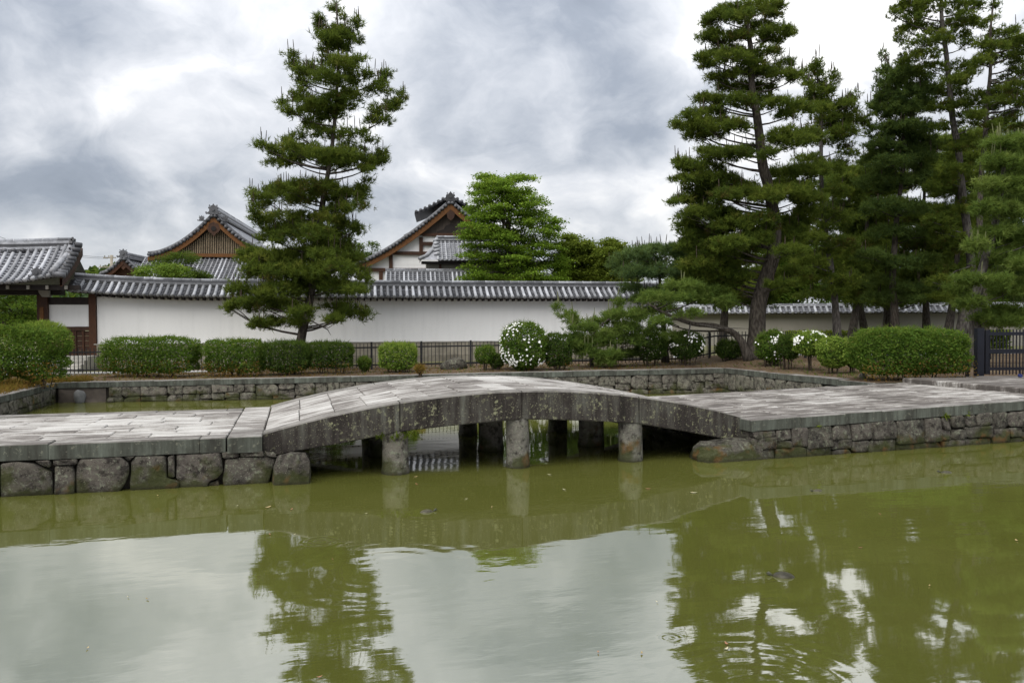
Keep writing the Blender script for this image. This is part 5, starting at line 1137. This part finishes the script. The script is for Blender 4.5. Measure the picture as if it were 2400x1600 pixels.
# ------------------------------------------------------------------ clipped shrubs
def shrub(label, L, R_, top, bot, seed, mat, p=3.0, dep=.8, z0=None, size=.085, dens=1.9, group=None, name='clipped_bush', cat='bush', stems=3, stem_h=.12, flowers=0, fl_top=False, lumps=.06, dead=0.0, push=.45, clip_v=None):
    g = gz((L + R_) / 2, bot, .8 if z0 is None else z0)
    for _ in range(12 if z0 is None else 0): g = gz((L + R_) / 2, bot, .5 * g.z + .5 * ground_z(g))
    Y = g.y; k = Y / FPX
    hw = (R_ - L) / 2 * k; H = (bot - top) * k; dp = hw * dep if dep < 3 else dep - 3
    c = g + Vector((0, 1, 0)) * dp * push; rng = np.random.default_rng(seed); pr = random.Random(seed)
    root = thing(name, label, cat, (c.x, c.y, g.z - .03), group)
    zc_ = g.z + H * (stem_h + 1) / 2; hz_ = H * (1 - stem_h) / 2
    area = 4 * (hw * dp + hw * hz_ + dp * hz_) * 2; n = int(area * 620 * dens * (.065 / size) ** 1.6)
    d = unit(rng.normal(size=(n, 3))); q = (np.abs(d) ** p).sum(1) ** (-1 / p); ph = rng.uniform(0, 6, 6)
    lum = 1 + lumps * (np.sin(5 * d[:, 0] + ph[0]) * np.sin(4 * d[:, 2] + ph[1]) + np.sin(9 * d[:, 0] + ph[2] + 5 * d[:, 1]) * .6 + np.sin(11 * d[:, 2] + 7 * d[:, 0] + ph[3]) * .5)
    lay = np.where(rng.random(n) < .72, rng.uniform(.88, 1.03, n), rng.uniform(.5, .9, n)); S = d * (q * lum * lay)[:, None]
    P = np.array((c.x, c.y, zc_)) + S * np.array((hw, dp, hz_)) + rng.normal(size=(n, 3)) * .012
    Nr = unit(d * .7 + rng.normal(size=(n, 3)) * .75 + np.array((0, 0, .45)))
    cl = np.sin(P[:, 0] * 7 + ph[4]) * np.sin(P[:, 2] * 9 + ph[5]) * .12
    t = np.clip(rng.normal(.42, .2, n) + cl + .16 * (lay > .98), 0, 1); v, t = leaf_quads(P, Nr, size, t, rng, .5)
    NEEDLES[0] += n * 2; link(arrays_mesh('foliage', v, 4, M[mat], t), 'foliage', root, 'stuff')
    m = 480 if hw > .6 else 160; d = unit(rng.normal(size=(m, 3)) + np.array((0, 0, .5))); d[:, 2] = np.abs(d[:, 2]); q = (np.abs(d) ** p).sum(1) ** (-1 / p)      # stray shoots
    P = np.array((c.x, c.y, zc_)) + d * q[:, None] * np.array((hw, dp, hz_)); ax = unit(d + np.array((0, 0, .9)) + rng.normal(size=(m, 3)) * .3)
    v, t = needle_tris(P, ax, rng.uniform(.06, .20, m), .008, 4, .45, rng.uniform(.5, .95, m), rng); link(arrays_mesh('shoots', v, 3, M[mat], np.clip(t, 0, 1)), 'shoots', root, 'stuff')
    b = MB()
    for i in range(stems * 2 + 3):
        x = pr.uniform(-.7, .7) * hw * (1 if stems > 2 else .25); y = pr.uniform(-.6, .6) * dp
        b.tube([(c.x + x * .8, c.y + y, g.z - .06), (c.x + x, c.y + y, g.z + H * .35), (c.x + x * 1.1 + pr.uniform(-.1, .1), c.y + y * .8, zc_ + hz_ * .3)], [.022, .016, .006], 5)
    link(b.mesh('stems', M['twig']), 'stems', root, 'stuff')
    if dead:
        m = int(500 * dead); x = rng.uniform(-1, 1, m) * hw; P = np.stack([c.x + x, c.y - dp * rng.uniform(.7, 1.05, m), g.z + H * rng.uniform(.02, .5, m) ** 1.2], 1)
        v, t = leaf_quads(P, unit(rng.normal(size=(m, 3))), .075, rng.uniform(0, .9, m), rng, .5); link(arrays_mesh('dead_leaves', v, 4, M['dry'], t), 'dead_leaves', root, 'stuff')
    if flowers:
        b = MB(); fcl = [Vector((pr.gauss(0, 1), pr.gauss(0, 1) - .7, pr.gauss(0, 1) + (.9 if fl_top else .2))).normalized() for _ in range(max(5, flowers // 9))]
        for _ in range(flowers):
            while True:
                d = Vector((pr.gauss(0, 1), pr.gauss(0, 1) - .5, pr.gauss(0, 1) + (.9 if fl_top else .15))).normalized()
                if pr.random() < .84: d = (pr.choice(fcl) + Vector((pr.gauss(0, .17), pr.gauss(0, .17), pr.gauss(0, .17)))).normalized()
                if d.y < .3 and d.z > (-.75 if not fl_top else -.15): break
            q = (abs(d.x) ** p + abs(d.y) ** p + abs(d.z) ** p) ** (-1 / p) * 1.04; p_ = Vector((c.x + d.x * q * hw, c.y + d.y * q * dp, zc_ + d.z * q * hz_))
            nn_ = (d + Vector((pr.uniform(-.5, .5), -.5, pr.uniform(-.2, .6)))).normalized(); a = nn_.orthogonal().normalized(); e_ = nn_.cross(a); s_ = pr.uniform(.034, .056); o_ = len(b.v); b.v.append(tuple(p_ + nn_ * .012))
            r0__ = pr.random()
            for i in range(10):
                an = math.pi * i / 5 + r0__; rr = s_ if i % 2 == 0 else s_ * .42; b.v.append(tuple(p_ + (a * math.cos(an) + e_ * math.sin(an)) * rr + nn_ * .02))
            for i in range(10): b.f.append((o_, o_ + 1 + i, o_ + 1 + (i + 1) % 10))
        link(b.mesh('flowers', M['petal']), 'flowers', root, 'stuff')
    return root
HG = 'clipped hedges along the bank'
shrub('longest boxy clipped hedge before the wall end by the gate, dry leaves at its foot', 240, 452, 792, 884, 301, 'leaf_hedge', 6, .42, None, group=HG, name='clipped_hedge', cat='hedge', dead=1.1, lumps=.06)
shrub('boxy clipped hedge with browned twigs at its right end, left of the lone pine', 478, 612, 798, 882, 302, 'leaf_hedge', 5, .5, None, group=HG, name='clipped_hedge', cat='hedge', dead=1.3, lumps=.07)
shrub('dark clipped hedge directly below the lone pine trunk', 608, 722, 801, 880, 303, 'leaf_deep', 4.5, .5, None, group=HG, name='clipped_hedge', cat='hedge', dead=.2, lumps=.05)
shrub('dark clipped hedge just right of the lone pine trunk', 716, 824, 803, 876, 304, 'leaf_deep', 4.5, .5, None, group=HG, name='clipped_hedge', cat='hedge', dead=.25, lumps=.05, stem_h=.2)
shrub('tiny round bush between two hedges, right of the lone pine', 838, 868, 838, 872, 305, 'leaf_hedge', 2.3, .9, None, size=.07, lumps=.1)
shrub('neat square bush of fresh green before the black fence', 889, 972, 806, 873, 306, 'leaf_fresh', 4.5, .7, None, lumps=.05)
shrub('little reddish weed beside the square fresh green bush', 974, 994, 858, 880, 307, 'dry', 2, .9, None, size=.07, dens=.6, cat='weed', name='weed')
shrub('small round light bush on a thin stem beside the hump-backed rock', 1114, 1160, 812, 868, 308, 'leaf_hedge', 2.6, .9, None, size=.07, lumps=.08, stem_h=.28, stems=1)
shrub('small dark bush at the foot of the white flower bush', 1148, 1180, 832, 866, 309, 'leaf_deep', 2.4, .9, None, size=.07, lumps=.1)
shrub('large round bush covered in white star flowers', 1174, 1282, 757, 870, 310, 'leaf_hedge', 2.6, .85, None, group=None, name='flowering_bush', cat='flowering bush', flowers=165, lumps=.04, stem_h=.06)
shrub('dark green bush right beside the large white flower bush', 1276, 1342, 782, 868, 311, 'leaf_deep', 2.8, .8, None, lumps=.08, dead=.05)
shrub('very dark shadowed shrub under the low sprawling pine', 1494, 1566, 782, 858, 312, 'leaf_deep', 2.6, .7, None, lumps=.12, stem_h=.2, name='shrub', cat='shrub')
shrub('shaded dark bush dotted with white flowers under the bent leaning pine', 1572, 1652, 778, 856, 313, 'leaf_deep', 2.5, .8, None, name='flowering_bush', cat='flowering bush', flowers=55, lumps=.06, stem_h=.2)
shrub('low dark bush before the fence, between the bent pine and the huge pine trunk', 1682, 1742, 798, 846, 314, 'leaf_deep', 2.5, .8, None, lumps=.08)
shrub('loose flowering bush with scattered white flowers right of the huge pine trunk', 1776, 1850, 776, 858, 315, 'leaf_hedge', 2.4, .8, None, name='flowering_bush', cat='flowering bush', flowers=45, lumps=.1, stem_h=.1)
shrub('narrow dull green bush between the two white flowering bushes', 1826, 1876, 786, 866, 316, 'leaf_deep', 2.5, .8, None, lumps=.08, stem_h=.3)
shrub('small mushroom-shaped bush on a bare stem, topped with clusters of white flowers', 1866, 1942, 777, 870, 317, 'leaf_fresh', 2.3, .8, None, name='flowering_bush', cat='flowering bush', flowers=85, fl_top=True, stem_h=.40, stems=1, lumps=.08)
shrub('round ball-clipped bush on a short trunk beside the big clipped hedge', 1922, 1998, 791, 876, 318, 'leaf_fresh', 2.4, .85, None, lumps=.03, stems=1, stem_h=.16)
shrub('small rounded bush squeezed between the ball bush and the big hedge', 1978, 2028, 800, 874, 319, 'leaf_hedge', 2.4, .8, None, lumps=.06, stems=1, stem_h=.2)
shrub('biggest clipped hedge, broad and rounded, in front of the pines near the iron gate', 2016, 2276, 770, 892, 320, 'leaf_hedge', 4.0, .48, None, group=HG, name='clipped_hedge', cat='hedge', lumps=.055, dead=1.0, dens=2.1, push=.55)
# stems of the clipped standards reach the soil
for px, y0, y1, zz in ((1903, 832, 868, .9), (1962, 860, 874, .88)):
    pass
shrub('overgrown mounded bush with bright trailing vines at the left edge', -70, 148, 764, 908, 321, 'leaf_hedge', 2.5, .45, None, name='overgrown_bush', cat='bush', lumps=.15, dead=1.2, dens=2.0)
shrub('bright vine clump sprawling on top of the overgrown bush', 40, 140, 756, 800, 322, 'leaf_fresh', 2.2, .7, .70 + 1.35, name='vine_clump', cat='vine', lumps=.15, dens=.8, stem_h=.0)
# low hedge in front of the far wall
rgn = np.random.default_rng(77); n = 9000; s_ = rgn.uniform(8, QL - 8, n); P = np.array([tuple(Q(a, -6 + b_, 0)) for a, b_ in zip(s_, rgn.uniform(-.5, .5, n))]); P[:, 2] = rgn.uniform(.6, 2.15, n)
lh = thing('low_hedge', 'long low dark hedge with yellowed top in front of the far beige wall', 'hedge', tuple(Q(QL / 2, -6, .6)))
v, t = leaf_quads(P, unit(rgn.normal(size=(n, 3)) + np.array((0, -.6, .4))), .24, np.clip(rgn.uniform(0, .6, n) + .4 * (P[:, 2] > 1.9), 0, 1), rgn, .6)
link(arrays_mesh('foliage', v, 4, M['leaf_olive'], t), 'foliage', lh, 'stuff')
# dry grass and weeds
def grass(name, pts, h, w_, mat, seed, nb=5, spread=.6):
    rg_ = np.random.default_rng(seed); P = np.array([tuple(p) for p in pts]); n = len(P)
    v, t = needle_tris(P, np.tile(np.array((0, 0, 1.0)), (n, 1)), rg_.uniform(.5, 1.3, n) * h, w_, nb, spread, rg_.uniform(.1, .9, n), rg_)
    return link(arrays_mesh(name, v, 3, M[mat], np.clip(t, 0, 1)), name, None, 'stuff')
pr = random.Random(55)
def patch_pts(n, t0, t1, v0, v1, f=lambda t, v: True):
    out = []
    while len(out) < n:
        t, v = pr.uniform(t0, t1), pr.uniform(v0, v1)
        if f(t, v): p = B(t, v); p.z = ground_z(p) + .01; out.append(p)
    return out
GF = lambda t, v: .35 < v - bank_v(t) < 4.6
grass('dry_grass', patch_pts(2600, -11, -7.5, 9, 17.8) + patch_pts(500, -8, -6.4, 16.5, 17.4), .24, .010, 'dry', 1)
grass('garden_weeds', patch_pts(1100, -7, 16.5, 12, 20.4, GF), .11, .008, 'dry', 2)
grass('green_weeds', patch_pts(300, -7, 16.5, 12, 19.5, GF) + patch_pts(200, 16.7, 19.2, 6, 13), .12, .008, 'leaf_hedge', 3)
# pine litter on the ground: small chips of bark and leaf
rgn = np.random.default_rng(5); pts = np.array([tuple(p) for p in patch_pts(2600, -8, 20, 12, 20.6, GF) + patch_pts(900, 16.7, 20.3, 5.2, 14)])
v, t = leaf_quads(pts + np.array((0, 0, .008)), unit(rgn.normal(size=(len(pts), 3)) * .25 + np.array((0, 0, 1))), .075, rgn.uniform(0, .9, len(pts)), rgn, .4); link(arrays_mesh('leaf_litter', v, 4, M['dry'], t), 'leaf_litter', None, 'stuff')
# moss and ferns in joints
pts = [B(2.22 + pr.uniform(-.36, .42), pr.uniform(-.02, .02), bb(2.22) - pr.uniform(-.03, .06)) for _ in range(34)]
b_ = np.array([tuple(p) for p in pts]); rgn = np.random.default_rng(6); v, t = needle_tris(b_, np.tile(np.array((0, -.35, -.8)), (len(b_), 1)), rgn.uniform(.08, .22, len(b_)), .007, 5, .5, rgn.uniform(.1, .6, len(b_)), rgn)
o = link(arrays_mesh('fern_fringe', v, 3, M['moss'], np.clip(t, 0, 1)), 'fern_fringe', None, 'stuff')
def fern(px, py, V_, s_, label):
    d = ray(px, py); p = EYE + d * ((B(10, V_) - EYE).dot(vv) / d.dot(vv)); rg_ = np.random.default_rng(int(px)); n = 14
    v, t = needle_tris(np.tile(np3(p), (n, 1)) + rg_.normal(size=(n, 3)) * .02, np.tile(np.array((.1, -.5, .4)), (n, 1)), rg_.uniform(.6, 1.2, n) * s_, .010, 5, .8, rg_.uniform(.5, 1, n), rg_)
    o = link(arrays_mesh('fern', v, 3, M['moss'], np.clip(t, 0, 1)), 'fern'); tag(o, label, 'fern', 'small ferns in the causeway joints')
fern(2214, 974, -.12, .16, 'bright fern tuft under the coping of the right causeway, the biggest one')
fern(2265, 968, -.08, .10, 'small fern tuft under the right causeway coping, closest to the picture edge')
fern(1912, 996, -.3, .10, 'small fern tuft under the right causeway coping, nearest the bridge')

# ------------------------------------------------------------------ turtles and floating leaves
shell = mat_plain('wet_shell', (.045, .04, .02), .35, .5, 22, .4); skin = mat_plain('turtle_skin', (.035, .036, .022), .4, .4, 15, .2)
def turtle(px, py, L, yaw, sink, label, head=True):
    c = gz(px, py, 0); root = thing('turtle', label, 'turtle', tuple(c), 'turtles in the pond'); R_ = Matrix.Rotation(yaw, 3, 'Z'); b = MB(); n, m_ = 18, 7
    for i in range(m_ + 1):
        th = math.pi / 2 * (1 - i / m_) - .12 * (i == m_)
        for k in range(n):
            ph = 2 * math.pi * k / n; keel = 1 + .08 * math.cos(ph * 2)
            b.v.append(tuple(c + R_ @ Vector((math.cos(th) * math.cos(ph) * L * .5 * keel, math.cos(th) * math.sin(ph) * L * .38, math.sin(th) * L * .31 - sink))))
    for i in range(m_):
        for k in range(n): b.f.append((i * n + k, (i + 1) * n + k, (i + 1) * n + (k + 1) % n, i * n + (k + 1) % n))
    b.f.append(tuple((m_) * n + k for k in range(n))); link(b.mesh('shell', shell, True), 'shell', root)
    h = lambda *a: c + R_ @ Vector(a)
    link(MB().tube([h(L * .42, 0, -.015), h(L * .56, 0, .012), h(L * .66, 0, .026), h(L * .76, 0, .02)], [L * .06, L * .06, L * .085, L * .03], 9).mesh('head', skin, True), 'head', root)
    for x, y, a in ((.3, .34, .5), (.3, -.34, -.5), (-.32, .32, 2.4), (-.32, -.32, -2.4)):
        link(MB().tube([h(L * x, L * y, -.02), h(L * (x + .12 * math.cos(a)), L * (y + .12 * math.sin(a)), -.012), h(L * (x + .22 * math.cos(a)), L * (y + .2 * math.sin(a)), -.02)], [L * .07, L * .06, L * .02], 7).mesh('flipper', skin, True), 'flipper', root)
    link(MB().tube([h(-L * .48, 0, -.01), h(-L * .66, L * .03, -.004)], [L * .03, L * .008], 6).mesh('tail', skin, True), 'tail', root)
turtle(1836, 1350, .22, 2.9, .02, 'turtle with its rounded shell breaking the open green water, farthest from the stones')
turtle(1000, 1199, .20, .4, .026, 'turtle swimming in front of the arch, its head up')
turtle(1916, 1150, .17, 3.4, .024, 'turtle almost submerged in the pond below the bend of the right causeway')
turtle(2218, 1107, .2, 3.0, .03, 'turtle nearly sunk near the rubble wall of the right causeway')
lm = [mat_plain('straw_leaf', (.33, .25, .12), .7, .3, 8, .1), mat_plain('rust_leaf', (.26, .13, .07), .7, .3, 8, .1), mat_plain('pale_leaf', (.45, .42, .28), .7, .2, 8, .1)]
LV_ = PP("973,1117,14 977,1134,12 1288,1112,13 628,1188,20 683,1193,12 555,1185,8 370,1161,8 1519,1145,14 1626,1154,18 1621,1154,10 1703,1508,18 1323,1147,12 2383,1266,14 2016,1283,12 1702,1520,16 345,1403,12 748,1586,16 1092,1169,10 2178,1372,9 2063,1204,8 300,1398,8 205,1518,10 633,1252,8 690,1252,6 1504,1530,14 1402,1528,10 858,1203,8 1152,1188,9 780,1310,7 1540,1410,8")
for i, (x, y, s) in enumerate(LV_):
    c = gz(x, y, .006); L = s * c.y / FPX * .5; a = pr.uniform(0, 6.28); Rz = Matrix.Rotation(a, 3, 'Z'); b = MB()
    pl = [(-1, 0, .012), (-.4, .36, .004), (.35, .32, .004), (1, 0, .014), (.35, -.32, .004), (-.4, -.36, .004), (0, 0, .0)]
    b.v = [tuple(c + Rz @ Vector((u_ * L, v_ * L, w_ * 1.0))) for u_, v_, w_ in pl]; b.f = [(k, (k + 1) % 6, 6) for k in range(6)]
    zone = ('under the brow of the left causeway' if x < 640 and y < 1260 else 'on the open water at the lower left' if x < 900 and y > 1260 else 'in front of the bridge pillars' if x < 1560 and y < 1260 else 'among the cloud reflections in the lower middle' if x < 1560 else 'in front of the right causeway' if y < 1240 else 'among the pine reflections at the right')
    cn = ('straw-coloured', 'rust-brown', 'pale')[i % 3]
    o = link(b.mesh('floating_leaf', lm[i % 3]), 'floating_leaf'); tag(o, cn + ' dry leaf floating ' + zone, 'leaf', 'leaves floating on the pond')
print('needle+leaf tris', NEEDLES[0], 'objects', len(bpy.data.objects))
